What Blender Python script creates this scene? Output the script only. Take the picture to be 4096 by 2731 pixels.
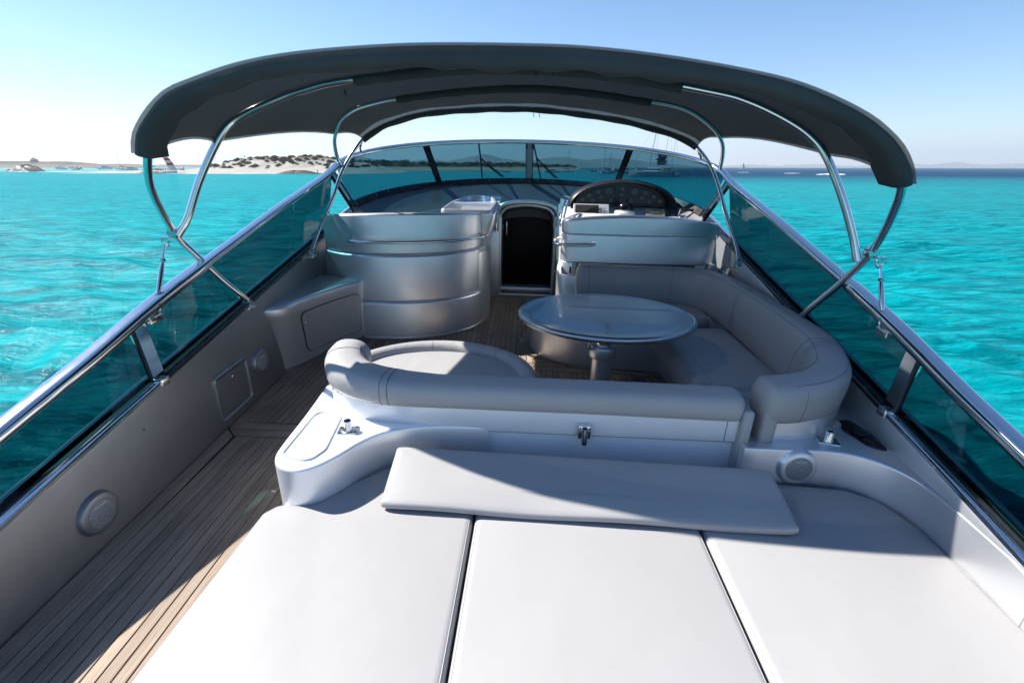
import bpy, bmesh, math, random
import numpy as np
from mathutils import Vector, Matrix

random.seed(7)
RNG = np.random.default_rng(11)
rad = math.radians
scene = bpy.context.scene
for o in list(bpy.data.objects):
    bpy.data.objects.remove(o)
COL = scene.collection

# ------------------------------------------------------------------ camera
CAM_Z = 1.75                       # metres above the cockpit sole
FOCAL, PITCH, YAW, ROLL = 15.995, rad(20.97), rad(2.66), rad(0.12)
HAZE = 1.3e-4
HEEL = rad(1.15)                   # the yacht lists slightly to starboard
fw = Vector((-math.sin(YAW) * math.cos(PITCH), math.cos(YAW) * math.cos(PITCH), -math.sin(PITCH)))
r0 = Vector((math.cos(YAW), math.sin(YAW), 0)); u0 = r0.cross(fw)
rt = math.cos(ROLL) * r0 + math.sin(ROLL) * u0; up = rt.cross(fw)
cam = bpy.data.cameras.new('camera'); cam.lens = FOCAL; cam.sensor_width = 36
cam.clip_start = 0.05; cam.clip_end = 60000
camo = bpy.data.objects.new('camera', cam); COL.objects.link(camo)
m = Matrix((rt, up, -fw)).transposed().to_4x4(); m.translation = (0, 0, CAM_Z)
camo.matrix_world = m
scene.camera = camo

# ------------------------------------------------------------------ sky and sun
to_sun = Vector((-0.96, 0.275, 1.0)).normalized()
SUN_EL = math.asin(to_sun.z); SUN_AZ = math.atan2(to_sun.x, to_sun.y)
w = bpy.data.worlds.new('World'); scene.world = w; w.use_nodes = True
nt = w.node_tree; nt.nodes.clear()
sky = nt.nodes.new('ShaderNodeTexSky'); sky.sky_type = 'NISHITA'; sky.sun_disc = False
sky.sun_elevation = SUN_EL; sky.sun_rotation = SUN_AZ
sky.altitude = 0; sky.air_density = 1.0; sky.dust_density = 0.1; sky.ozone_density = 2.5
bg = nt.nodes.new('ShaderNodeBackground'); bg.inputs['Strength'].default_value = 0.074
out = nt.nodes.new('ShaderNodeOutputWorld')
hsv = nt.nodes.new('ShaderNodeHueSaturation'); hsv.inputs['Saturation'].default_value = 1.2
tint = nt.nodes.new('ShaderNodeMix'); tint.data_type = 'RGBA'; tint.blend_type = 'MULTIPLY'; tint.inputs[0].default_value = 1.0; tint.inputs[7].default_value = (0.92, 1.0, 1.06, 1)
nt.links.new(sky.outputs[0], hsv.inputs['Color']); nt.links.new(hsv.outputs[0], tint.inputs[6]); nt.links.new(tint.outputs[2], bg.inputs[0]); nt.links.new(bg.outputs[0], out.inputs[0])
sl = bpy.data.lights.new('sun', 'SUN'); sl.energy = 5.0; sl.angle = rad(0.53); sl.color = (1.0, 0.955, 0.89)
so = bpy.data.objects.new('sun', sl); COL.objects.link(so)
so.rotation_euler = (-to_sun).to_track_quat('-Z', 'Y').to_euler(); so.location = (-20, 6, 20)
vs = scene.view_settings
vs.view_transform = 'Standard'; vs.look = 'None'; vs.exposure = 1.15; vs.gamma = 1.0
vs.use_curve_mapping = False
cy = scene.cycles
cy.max_bounces = 7; cy.transparent_max_bounces = 14; cy.glossy_bounces = 4; cy.diffuse_bounces = 3; cy.transmission_bounces = 2; cy.volume_bounces = 0
cy.caustics_reflective = False; cy.caustics_refractive = False; cy.sample_clamp_indirect = 6.0

# ------------------------------------------------------------------ materials
def newmat(name):
    mt = bpy.data.materials.new(name); mt.use_nodes = True
    nt = mt.node_tree; b = nt.nodes['Principled BSDF']
    return mt, nt, b
def node(nt, kind, **kw):
    n = nt.nodes.new(kind)
    for k, v in kw.items():
        if k in n.inputs: n.inputs[k].default_value = v
        else: setattr(n, k, v)
    return n
def noise(nt, scale, detail=3, rough=0.5, vec=None, stretch=None, coord='Object'):
    tc = node(nt, 'ShaderNodeTexCoord')
    src = tc.outputs[coord]
    if stretch:
        mp = node(nt, 'ShaderNodeMapping'); mp.inputs['Scale'].default_value = stretch
        nt.links.new(src, mp.inputs[0]); src = mp.outputs[0]
    n = node(nt, 'ShaderNodeTexNoise', Scale=scale, Detail=detail, Roughness=rough)
    nt.links.new(src, n.inputs['Vector'])
    return n
def ramp(nt, src, stops):
    r = node(nt, 'ShaderNodeValToRGB')
    e = r.color_ramp.elements
    e[0].position, e[0].color = stops[0][0], (*stops[0][1], 1)
    e[1].position, e[1].color = stops[1][0], (*stops[1][1], 1)
    for p, c in stops[2:]:
        x = e.new(p); x.color = (*c, 1)
    nt.links.new(src, r.inputs[0]); return r
def bump(nt, b, src, strength, dist):
    n = node(nt, 'ShaderNodeBump', Strength=strength, Distance=dist)
    nt.links.new(src, n.inputs['Height']); nt.links.new(n.outputs[0], b.inputs['Normal']); return n
def simple(name, col, rough=0.5, metal=0.0, coat=0.0, coat_rough=0.05, spec=0.5, var=0.0, vscale=6, bmp=0.0, bscale=200, bdist=0.001, rvar=0.0):
    mt, nt, b = newmat(name)
    b.inputs['Base Color'].default_value = (*col, 1); b.inputs['Roughness'].default_value = rough
    b.inputs['Metallic'].default_value = metal; b.inputs['Coat Weight'].default_value = coat
    b.inputs['Coat Roughness'].default_value = coat_rough; b.inputs['Specular IOR Level'].default_value = spec
    if var:
        n = noise(nt, vscale, 4, 0.6)
        r = ramp(nt, n.outputs[0], [(0.3, tuple(c * (1 - var) for c in col)), (0.7, tuple(min(1, c * (1 + var)) for c in col))])
        nt.links.new(r.outputs[0], b.inputs['Base Color'])
    if rvar:
        n = noise(nt, 9, 5, 0.65)
        r = node(nt, 'ShaderNodeMapRange'); r.inputs[3].default_value = rough * (1 - rvar); r.inputs[4].default_value = rough * (1 + rvar)
        nt.links.new(n.outputs[0], r.inputs[0]); nt.links.new(r.outputs[0], b.inputs['Roughness'])
    if bmp:
        n = noise(nt, bscale, 2, 0.5); bump(nt, b, n.outputs[0], bmp, bdist)
    return mt
M = {}
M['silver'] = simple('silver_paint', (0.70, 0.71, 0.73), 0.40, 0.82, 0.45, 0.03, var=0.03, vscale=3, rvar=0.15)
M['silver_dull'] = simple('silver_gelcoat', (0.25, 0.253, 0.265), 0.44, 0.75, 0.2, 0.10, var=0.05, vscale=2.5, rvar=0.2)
M['white'] = simple('white_gelcoat', (0.62, 0.62, 0.61), 0.28, 0.0, 0.4, 0.06, var=0.02)
M['steel'] = simple('polished_steel', (0.70, 0.70, 0.70), 0.09, 1.0, rvar=0.5)
M['steel_dark'] = simple('dark_track_metal', (0.075, 0.07, 0.072), 0.28, 0.75, rvar=0.4)
M['rubber'] = simple('black_rubber', (0.010, 0.010, 0.011), 0.5)
M['black'] = simple('black_plastic', (0.010, 0.010, 0.011), 0.42, bmp=0.1, bscale=500)
M['black_gloss'] = simple('black_gloss_plastic', (0.006, 0.006, 0.008), 0.12)
M['door_glass'] = simple('smoked_door_glass', (0.003, 0.003, 0.004), 0.3, spec=0.08)
M['stitch'] = simple('dark_stitching', (0.10, 0.098, 0.10), 0.8)
M['dark_gap'] = simple('shadow_gap', (0.012, 0.012, 0.013), 0.8)
M['beige'] = simple('beige_trim', (0.36,0.30,0.21), 0.4)
M['deck_white'] = simple('side_deck_gelcoat', (0.42, 0.45, 0.46), 0.35)
M['nonslip'] = simple('grey_nonslip_dash', (0.075, 0.072, 0.078), 0.7, bmp=0.25, bscale=260)
M['canvas'] = None
M['lcd'] = simple('lcd_glass', (0.035, 0.03, 0.026), 0.15)
M['lcd_green'] = simple('green_lcd', (0.10, 0.14, 0.085), 0.2)
M['olive'] = simple('olive_plastic', (0.22, 0.21, 0.17), 0.5)
M['gauge'] = simple('gauge_face', (0.055, 0.075, 0.115), 0.3)
M['gauge_rim'] = simple('gauge_rim', (0.03, 0.03, 0.035), 0.25, 0.6)
M['panel_dark'] = simple('dash_panel_dark', (0.014, 0.016, 0.024), 0.3)
M['cloth_bag'] = simple('crumpled_grey_cloth', (0.33, 0.34, 0.35), 0.7, var=0.25, vscale=20)

def vinyl(name, col, wr=14.0):
    mt, nt, b = newmat(name)
    n = noise(nt, 2.2, 4, 0.6)
    r = ramp(nt, n.outputs[0], [(0.3, tuple(c * 0.965 for c in col)), (0.7, tuple(min(1, c * 1.02) for c in col))])
    nt.links.new(r.outputs[0], b.inputs['Base Color'])
    b.inputs['Roughness'].default_value = 0.46; b.inputs['Specular IOR Level'].default_value = 0.42
    n1 = noise(nt, 420, 2, 0.5); n2 = noise(nt, 5.0, 3, 0.55)
    ad = node(nt, 'ShaderNodeMath', operation='MULTIPLY_ADD'); ad.inputs[1].default_value = wr
    nt.links.new(n2.outputs[0], ad.inputs[0]); nt.links.new(n1.outputs[0], ad.inputs[2])
    bump(nt, b, ad.outputs[0], 0.35, 0.0012)
    return mt
M['vinyl'] = vinyl('pale_grey_vinyl', (0.355, 0.348, 0.345), 5.0)
M['vinyl_sofa'] = vinyl('pale_grey_sofa_vinyl', (0.365, 0.36, 0.36), 20.0)
M['vinyl_dark'] = vinyl('warm_grey_vinyl', (0.32, 0.316, 0.318), 20.0)
M['silver_bounce'] = simple('bounce_lit_silver', (0.84, 0.85, 0.88), 0.34, 0.12, 0.5, 0.04, var=0.025, vscale=4, rvar=0.15)  # silver paled to carry the light bounced off the sunlit pads
M['silver_sun'] = simple('sunlit_silver_paint', (0.86, 0.87, 0.89), 0.38, 0.55, 0.4, 0.04, var=0.03, vscale=3, rvar=0.15)  # lighter copy of the silver paint, with sun brightness put into the colour
M['table_paint'] = simple('table_silver_gloss', (0.36, 0.38, 0.41), 0.30, 0.93, 1.0, 0.012, var=0.03, vscale=3)

def teak(name, stretch):
    mt, nt, b = newmat(name)
    oi = node(nt, 'ShaderNodeObjectInfo')
    n = noise(nt, 1.0, 6, 0.65, stretch=stretch)
    r = ramp(nt, n.outputs[0], [(0.28, (0.23, 0.165, 0.118)), (0.5, (0.37, 0.28, 0.205)), (0.72, (0.48, 0.385, 0.30))])
    n2 = noise(nt, 3.0, 3, 0.6)
    r2 = ramp(nt, n2.outputs[0], [(0.35, (0.78, 0.78, 0.80)), (0.65, (1.0, 1.0, 1.0))])
    mx = node(nt, 'ShaderNodeMix', data_type='RGBA', blend_type='MULTIPLY'); mx.inputs['Factor'].default_value = 1.0
    nt.links.new(r.outputs[0], mx.inputs[6]); nt.links.new(r2.outputs[0], mx.inputs[7])
    hs = node(nt, 'ShaderNodeHueSaturation')
    mr = node(nt, 'ShaderNodeMapRange'); mr.inputs[3].default_value = 0.78; mr.inputs[4].default_value = 1.12
    nt.links.new(oi.outputs['Random'], mr.inputs[0]); nt.links.new(mr.outputs[0], hs.inputs['Value'])
    nt.links.new(mx.outputs[2], hs.inputs['Color']); nt.links.new(hs.outputs[0], b.inputs['Base Color'])
    b.inputs['Roughness'].default_value = 0.62; b.inputs['Specular IOR Level'].default_value = 0.3
    bump(nt, b, n.outputs[0], 0.35, 0.0015)
    return mt
M['teak'] = teak('weathered_teak', (95, 3.2, 40))
M['teak_cross'] = teak('weathered_teak_cross', (3.2, 95, 40))

def canvas(name='charcoal_canvas', see=0.0):
    mt, nt, b = newmat(name)
    n = noise(nt, 1.6, 4, 0.6)
    r = ramp(nt, n.outputs[0], [(0.3, (0.050, 0.052, 0.055)), (0.7, (0.070, 0.072, 0.075))])
    nt.links.new(r.outputs[0], b.inputs['Base Color']); b.inputs['Roughness'].default_value = 0.9
    b.inputs['Specular IOR Level'].default_value = 0.25
    n1 = noise(nt, 600, 1, 0.5); n2 = noise(nt, 4.5, 4, 0.6)
    ad = node(nt, 'ShaderNodeMath', operation='MULTIPLY_ADD'); ad.inputs[1].default_value = 18.0
    nt.links.new(n2.outputs[0], ad.inputs[0]); nt.links.new(n1.outputs[0], ad.inputs[2])
    bump(nt, b, ad.outputs[0], 0.5, 0.0015)
    if see:      # open weave: a little light passes straight through
        tr = node(nt, 'ShaderNodeBsdfTransparent'); ms = node(nt, 'ShaderNodeMixShader'); ms.inputs[0].default_value = see
        nt.links.new(b.outputs[0], ms.inputs[1]); nt.links.new(tr.outputs[0], ms.inputs[2]); nt.links.new(ms.outputs[0], nt.nodes['Material Output'].inputs[0])
    return mt
M['canvas'] = canvas(); M['canvas_mesh'] = canvas('charcoal_mesh_canvas', 0.35)
M['canvas_sunlit'] = simple('sunlit_grey_canvas', (.26, .27, .28), .75, var=.12, vscale=60, bmp=.4, bscale=300)  # same canvas, paled to paint in the sun on its upper side
_nt = M['canvas_sunlit'].node_tree; _tr = node(_nt, 'ShaderNodeBsdfTransparent'); _ms = node(_nt, 'ShaderNodeMixShader'); _ms.inputs[0].default_value = 0.35
_nt.links.new(_nt.nodes['Principled BSDF'].outputs[0], _ms.inputs[1]); _nt.links.new(_tr.outputs[0], _ms.inputs[2]); _nt.links.new(_ms.outputs[0], _nt.nodes['Material Output'].inputs[0])

def glass(name, tint):
    mt = bpy.data.materials.new(name); mt.use_nodes = True
    nt = mt.node_tree; nt.nodes.clear()
    o = node(nt, 'ShaderNodeOutputMaterial'); tr = node(nt, 'ShaderNodeBsdfTransparent'); tr.inputs[0].default_value = (*tint, 1)
    gl = node(nt, 'ShaderNodeBsdfGlossy'); gl.inputs['Roughness'].default_value = 0.015
    lw = node(nt, 'ShaderNodeLayerWeight', Blend=0.5)
    pw = node(nt, 'ShaderNodeMath', operation='POWER'); pw.inputs[1].default_value = 5.0; nt.links.new(lw.outputs['Facing'], pw.inputs[0])
    fr = node(nt, 'ShaderNodeMath', operation='MULTIPLY_ADD'); fr.inputs[1].default_value = 0.5; fr.inputs[2].default_value = 0.025; nt.links.new(pw.outputs[0], fr.inputs[0])
    mx = node(nt, 'ShaderNodeMixShader')
    nt.links.new(fr.outputs[0], mx.inputs[0]); nt.links.new(tr.outputs[0], mx.inputs[1]); nt.links.new(gl.outputs[0], mx.inputs[2])
    nt.links.new(mx.outputs[0], o.inputs[0])
    return mt
M['glass'] = glass('teal_tinted_glass', (0.34, 0.51, 0.57))      # two faces per pane
M['glass_side'] = glass('dark_teal_side_glass', (0.19, 0.36, 0.39))

# ------------------------------------------------------------------ mesh helpers
def catmull(pts, n=8, cyc=False):
    P = [np.array(p, float) for p in pts]; N = len(P); res = []
    rng = range(N if cyc else N - 1)
    for i in rng:
        p1, p2 = P[i], P[(i + 1) % N]
        p0 = P[i - 1] if (i > 0 or cyc) else 2 * p1 - p2
        p3 = P[(i + 2) % N] if (i + 2 < N or cyc) else 2 * p2 - p1
        for k in range(n):
            t = k / n
            res.append(0.5 * ((2 * p1) + (p2 - p0) * t + (2 * p0 - 5 * p1 + 4 * p2 - p3) * t * t + (-p0 + 3 * p1 - 3 * p2 + p3) * t ** 3))
    if not cyc: res.append(P[-1])
    return [tuple(float(v) for v in q) for q in res]
def resample(pts, n):
    P = np.array(pts, float); d = np.r_[0, np.cumsum(np.linalg.norm(np.diff(P, axis=0), axis=1))]
    t = np.linspace(0, d[-1], n)
    return [tuple(np.array([np.interp(v, d, P[:, k]) for k in range(P.shape[1])])) for v in t]
def loft(rings, cap=True, closed=True):
    n = len(rings[0]); v = [tuple(map(float, p)) for r in rings for p in r]; f = []
    for i in range(len(rings) - 1):
        for j in range(n if closed else n - 1):
            a, b = i * n + j, i * n + (j + 1) % n
            f.append((a, b, b + n, a + n))
    if cap and closed:
        f.append(tuple(reversed(range(n)))); f.append(tuple(range((len(rings) - 1) * n, len(rings) * n)))
    return v, f
def frames(path, upv=(0, 0, 1)):
    P = np.array(path, float); T = np.gradient(P, axis=0)
    T /= np.linalg.norm(T, axis=1)[:, None]
    S = np.cross(T, np.array(upv, float)); S /= np.linalg.norm(S, axis=1)[:, None]
    Uv = np.cross(S, T); return P, T, S, Uv
def sweep(path, prof, upv=(0, 0, 1), cap=True, vert=True, scale=None):
    """profile (a = to the right of travel, b = up) carried along the path"""
    P, T, S, Uv = frames(path, upv); rings = []
    for i in range(len(P)):
        pr = prof(i / (len(P) - 1)) if callable(prof) else prof
        ub = np.array([0, 0, 1.0]) if vert else Uv[i]
        rings.append([P[i] + S[i] * a + ub * b for a, b in pr])
    return loft(rings, cap)
def tube(path, r, n=12, cap=True):
    P = np.array(path, float); T = np.gradient(P, axis=0); T /= np.linalg.norm(T, axis=1)[:, None]
    ref = np.array([0, 0, 1.0]) if abs(T[0][2]) < 0.9 else np.array([1.0, 0, 0])
    s = np.cross(T[0], ref); s /= np.linalg.norm(s); rings = []
    for i in range(len(P)):
        s = s - T[i] * (s @ T[i]); s /= np.linalg.norm(s); u = np.cross(T[i], s)
        rr = r(i / (len(P) - 1)) if callable(r) else r
        rings.append([P[i] + rr * (math.cos(a) * s + math.sin(a) * u) for a in np.linspace(0, 2 * math.pi, n, endpoint=False)])
    return loft(rings, cap)
def inset(outl, d):
    P = np.array(outl, float)[:, :2]; n = len(P); res = []
    for i in range(n):
        a, b, c = P[i - 1], P[i], P[(i + 1) % n]
        e1 = b - a; e2 = c - b
        l1, l2 = np.linalg.norm(e1), np.linalg.norm(e2)
        e1 = e1 / l1 if l1 > 1e-9 else e2 / max(l2, 1e-9); e2 = e2 / l2 if l2 > 1e-9 else e1
        n1 = np.array([-e1[1], e1[0]]); n2 = np.array([-e2[1], e2[0]])
        nn = n1 + n2; L = np.linalg.norm(nn); nn = nn / L if L > 1e-6 else n1
        k = 1 / max(0.5, nn @ n1); res.append(b + nn * d * k)
    return res
def ccw(o):
    A = sum(o[i][0] * o[(i + 1) % len(o)][1] - o[(i + 1) % len(o)][0] * o[i][1] for i in range(len(o)))
    return o if A > 0 else list(reversed(o))
def prism(outl, z0, z1, rt=0.0, rb=0.0, seg=4):
    outl = ccw([tuple(p[:2]) for p in outl]); rings = []
    zf = z1 if callable(z1) else (lambda x, y: z1)
    def ring(d, zz):
        return [(x, y, zz(x, y) if callable(zz) else zz) for x, y in (inset(outl, d) if d > 1e-9 else outl)]
    if rb:
        for k in range(seg + 1):
            a = k / seg * math.pi / 2; rings.append(ring(rb * (1 - math.sin(a)), z0 + rb * (1 - math.cos(a))))
    else: rings.append(ring(0, z0))
    if rt:
        for k in range(seg + 1):
            a = k / seg * math.pi / 2; dz = rt * (1 - math.sin(a))
            rings.append(ring(rt * (1 - math.cos(a)), lambda x, y, dz=dz: zf(x, y) - dz))
    else: rings.append(ring(0, zf))
    return loft(rings)
def fillet(poly, r, seg=6):
    res = []; n = len(poly)
    for i in range(n):
        p = np.array(poly[i][:2], float); rr = poly[i][2] if len(poly[i]) > 2 else r
        a = np.array(poly[i - 1][:2], float) - p; b = np.array(poly[(i + 1) % n][:2], float) - p
        la, lb = np.linalg.norm(a), np.linalg.norm(b); a /= la; b /= lb
        ang = math.acos(max(-1, min(1, a @ b)))
        if rr < 1e-4 or ang > 3.1: res.append(tuple(p)); continue
        t = min(rr / math.tan(ang / 2), 0.49 * la, 0.49 * lb)
        for k in range(seg + 1):
            u = k / seg; q0 = p + a * t; q1 = p + b * t
            res.append(tuple((1 - u) ** 2 * q0 + 2 * u * (1 - u) * p + u * u * q1))
    return res
def ell(cx, cy, a, b, n=40, t0=0, t1=2 * math.pi, end=False):
    return [(cx + a * math.cos(t), cy + b * math.sin(t)) for t in np.linspace(t0, t1, n, endpoint=end)]
def boxv(x0, x1, y0, y1, z0, z1):
    v = [(x, y, z) for z in (z0, z1) for y in (y0, y1) for x in (x0, x1)]
    return v, [(0, 2, 3, 1), (4, 5, 7, 6), (0, 1, 5, 4), (2, 6, 7, 3), (0, 4, 6, 2), (1, 3, 7, 5)]
def rbox(x0, x1, y0, y1, z0, z1, r=0.01, rc=None):
    rc = rc if rc is not None else r
    return prism(fillet([(x0, y0), (x1, y0), (x1, y1), (x0, y1)], rc, 4), z0, z1, r, r * 0.6, 3)
def cyl(c, ax, r, h, n=24, rim=0.0, r2=None):
    """a turned disc: centre of base c, axis ax, with a rounded front rim"""
    ax = np.array(ax, float); ax /= np.linalg.norm(ax); c = np.array(c, float)
    ref = np.array([0, 0, 1.0]) if abs(ax[2]) < 0.9 else np.array([1.0, 0, 0])
    s = np.cross(ax, ref); s /= np.linalg.norm(s); u = np.cross(ax, s); r2 = r if r2 is None else r2
    prof = [(r, 0), (r2, h - rim)] + [(r2 - rim * (1 - math.cos(a)), h - rim + rim * math.sin(a)) for a in (0.5, 1.0, math.pi / 2)] if rim else [(r, 0), (r2, h)]
    return loft([[c + ax * z + rr * (math.cos(a) * s + math.sin(a) * u) for a in np.linspace(0, 2 * math.pi, n, endpoint=False)] for rr, z in prof])
def lathe(c, prof, n=24, cap=True):
    return loft([[(c[0] + r * math.cos(a), c[1] + r * math.sin(a), c[2] + z) for a in np.linspace(0, 2 * math.pi, n, endpoint=False)] for r, z in prof], cap)
def join(*ms):
    V, F = [], []
    for v, f in ms:
        o = len(V); V += list(v); F += [tuple(i + o for i in q) for q in f]
    return V, F
def rrect(w, h, r, seg=4, cx=0, cz=0):
    return [(x + cx, y + cz) for x, y in fillet([(-w / 2, -h / 2), (w / 2, -h / 2), (w / 2, h / 2), (-w / 2, h / 2)], r, seg)]
def patch(curve, s0, s1, z0, z1, off, th=0.004, nr=0.02):
    """curved rounded panel lying on a vertical face that follows curve (travel to the right, outward = right of travel)"""
    c = resample(curve, 60); P, T, S, _ = frames([(x, y, 0) for x, y in c])
    def pos(s, z, o):
        i = s * 59; k = min(58, int(i)); t = i - k
        q = P[k] * (1 - t) + P[k + 1] * t + (S[k] * (1 - t) + S[k + 1] * t) * o
        return (q[0], q[1], z)
    L = sum(math.dist(c[i], c[i + 1]) for i in range(59))
    ol = fillet([(s0 * L, z0), (s1 * L, z0), (s1 * L, z1), (s0 * L, z1)], nr, 5)
    dn = []
    for i in range(len(ol)):
        a, b = ol[i], ol[(i + 1) % len(ol)]; k = max(1, int(math.dist(a, b) / 0.04))
        dn += [(a[0] + (b[0] - a[0]) * j / k, a[1] + (b[1] - a[1]) * j / k) for j in range(k)]
    def clampq(q): return min(1, max(0, q[0] / L))
    n = len(dn); v = [pos(clampq(q), q[1], off) for q in dn] + [pos(clampq(q), q[1], off + th) for q in dn]
    # front face: fan of strips between bottom and top edges so it follows the curve
    f = [(i, (i + 1) % n, (i + 1) % n + n, i + n) for i in range(n)]
    base = len(v); K = 24; R = 10
    ss = np.linspace(s0, s1, K)
    for s in ss:
        d = min(s - s0, s1 - s) * L
        cut = nr - math.sqrt(max(0, nr * nr - (nr - min(d, nr)) ** 2))
        for zz in np.linspace(z0 + cut, z1 - cut, R): v.append(pos(s, zz, off + th))
    for i in range(K - 1):
        for j in range(R - 1):
            a = base + i * R + j; f.append((a, a + R, a + R + 1, a + 1))
    return v, f

# ------------------------------------------------------------------ object helpers
ORG = {}          # origin of each thing in its own frame
BOAT = []         # top-level objects that heel with the yacht
def raw(name, vf, mat, loc=(0, 0, 0), smooth=40):
    v, f = vf
    me = bpy.data.meshes.new(name)
    me.from_pydata([(p[0] - loc[0], p[1] - loc[1], p[2] - loc[2]) for p in v], [], f)
    me.validate(); me.update()
    bm = bmesh.new(); bm.from_mesh(me); bmesh.ops.recalc_face_normals(bm, faces=bm.faces); bm.to_mesh(me); bm.free()
    if smooth: me.shade_smooth(); me.set_sharp_from_angle(angle=rad(smooth))
    me.materials.append(M[mat] if isinstance(mat, str) else mat)
    o = bpy.data.objects.new(name, me); COL.objects.link(o); return o
def tag(o, label, cat, group=None):
    o['label'] = label; o['category'] = cat
    if group: o['group'] = group
    return o
def thing(name, label, cat, loc=(0, 0, 0), group=None, boat=True, rz=0):
    o = bpy.data.objects.new(name, None); o.empty_display_size = 0.1; COL.objects.link(o)
    o.location = loc; o.rotation_euler = (0, 0, rz); ORG[o] = tuple(loc); tag(o, label, cat, group)
    if boat: BOAT.append(o)
    return o
def part(parent, name, vf, mat, smooth=40, label=None):
    loc = ORG[parent]; o = raw(name, vf, mat, loc, smooth); o.parent = parent; ORG[o] = loc
    if label: o['label'] = label
    return o
def single(name, vf, mat, label, cat, group=None, boat=True, smooth=40, kind=None):
    v = np.array(vf[0]); loc = tuple((v.min(0) + v.max(0)) / 2); loc = (loc[0], loc[1], float(v[:, 2].min()))
    o = raw(name, vf, mat, loc, smooth); o.location = loc; ORG[o] = loc
    if kind: o['kind'] = kind; o['label'] = label
    else: tag(o, label, cat, group)
    if boat: BOAT.append(o)
    return o
def dup(root, loc=None, rz=None, label=None, group=None, scale=None, parent=None):
    r = root.copy(); COL.objects.link(r)
    if parent is not None: r.parent = parent
    if loc is not None: r.location = loc
    if rz is not None: r.rotation_euler = (0, 0, rz)
    if scale is not None: r.scale = (scale,) * 3 if isinstance(scale, (int, float)) else scale
    if label: r['label'] = label
    if group: r['group'] = group
    for ch in list(root.children): dup(ch, parent=r)
    return r

# ================================================================== THE YACHT (its own level frame, heeled at the end)
CX = -0.08
def hw(y): return 1.81 + 0.0713 * y                       # half width of the cockpit at the sole
def xs(s, y): return CX + s * hw(y) + (0.0 if s < 0 else 0.015)
def zw(y): return 0.215 + 0.157 * y                       # top of the coaming
RZ = [(-1.0, 0.10), (0.0, 0.30), (1.0, 0.54), (1.51, 0.69), (1.94, 0.815), (2.42, 0.975), (2.92, 1.115), (3.88, 1.37), (5.1, 1.665)]
RZ = [(a * 1.031, 1.75 - (1.75 - b) * 1.031) for a, b in RZ]
def zr(y): return float(np.interp(y, [a for a, b in RZ], [b for a, b in RZ]))
RX = 2.14                                                # rail half width

# ---- sole -------------------------------------------------------
floor = raw('cockpit_floor', boxv(-2.6, 2.6, -1.2, 7.2, -0.06, -0.006), 'rubber', smooth=0)
floor['kind'] = 'structure'; floor['label'] = 'teak planked cockpit floor with black caulk seams'; BOAT.append(floor); ORG[floor] = (0, 0, 0)
def plank(poly, mat='teak'):
    po = ccw(poly); g = inset(po, 0.0027); h = inset(po, 0.0042)
    v, f = loft([[(x, y, -0.006) for x, y in po and g], [(x, y, -0.0015) for x, y in g], [(x, y, 0.0) for x, y in h]])
    part(floor, 'plank', (v, f), mat, smooth=0)
PW = 0.055
# margin boards along the port wall, with mitred ends
def seam(y): return xs(-1, y) + 0.088
plank([(xs(-1, -0.8) + .004, -0.8), (seam(-0.8), -0.8), (seam(2.57), 2.57), (xs(-1, 2.655) + .004, 2.655)])
plank([(xs(-1, 2.665) + .004, 2.665), (seam(2.75), 2.75), (seam(4.6), 4.6), (xs(-1, 4.6) + .004, 4.6)])
# passage planks, slightly off the line of the wall so the outer one tapers
SL = -0.050
def clip_plank(xa, xb, y0, y1, lim, mat='teak'):
    """plank between x=xa+SL*y and xb+SL*y kept inboard of lim(y)"""
    ys = np.linspace(y0, y1, 13); L = []; R = []
    for y in ys:
        a, b = max(xa + SL * y, lim(y)), xb + SL * y
        if b - a > 0.006: L.append((a, y)); R.append((b, y))
    if len(L) > 1: plank([L[0], R[0], R[-1], L[-1]] if abs((L[len(L) // 2][0] - (L[0][0] + L[-1][0]) / 2)) < 1e-4 else L[::-1] + R, mat)
x = -1.835
while x < -0.95:
    clip_plank(x, x + PW, -0.8, 2.57, seam); x += PW
plank([(seam(2.572), 2.575), (-0.9, 2.575), (-0.9, 2.657), (xs(-1, 2.66) + .012, 2.657)], 'teak_cross')
plank([(xs(-1, 2.66) + .012, 2.665), (-0.9, 2.665), (-0.9, 2.745), (seam(2.748), 2.745)], 'teak_cross')
SLf = 0.0
x = -2.02; SL = -0.02
while x < 0.62:
    if x < -0.08: clip_plank(x, x + PW, 2.752, 6.30, seam)
    else: clip_plank(x, x + PW, 4.0, 6.30, seam)
    x += PW
SL = 0.0
plank([(-0.10, 3.918), (1.25, 3.918), (1.25, 3.994), (-0.10, 3.994)], 'teak_cross')
plank([(-0.10, 3.838), (1.25, 3.838), (1.25, 3.912), (-0.10, 3.912)], 'teak_cross')
x = -0.10
while x < 1.2:
    plank([(x, 2.66), (x + PW, 2.66), (x + PW, 3.832), (x, 3.832)]); x += PW
plank([(-0.75, 6.305), (0.6, 6.305), (0.6, 6.40), (-0.75, 6.40)], 'teak_cross')
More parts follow.
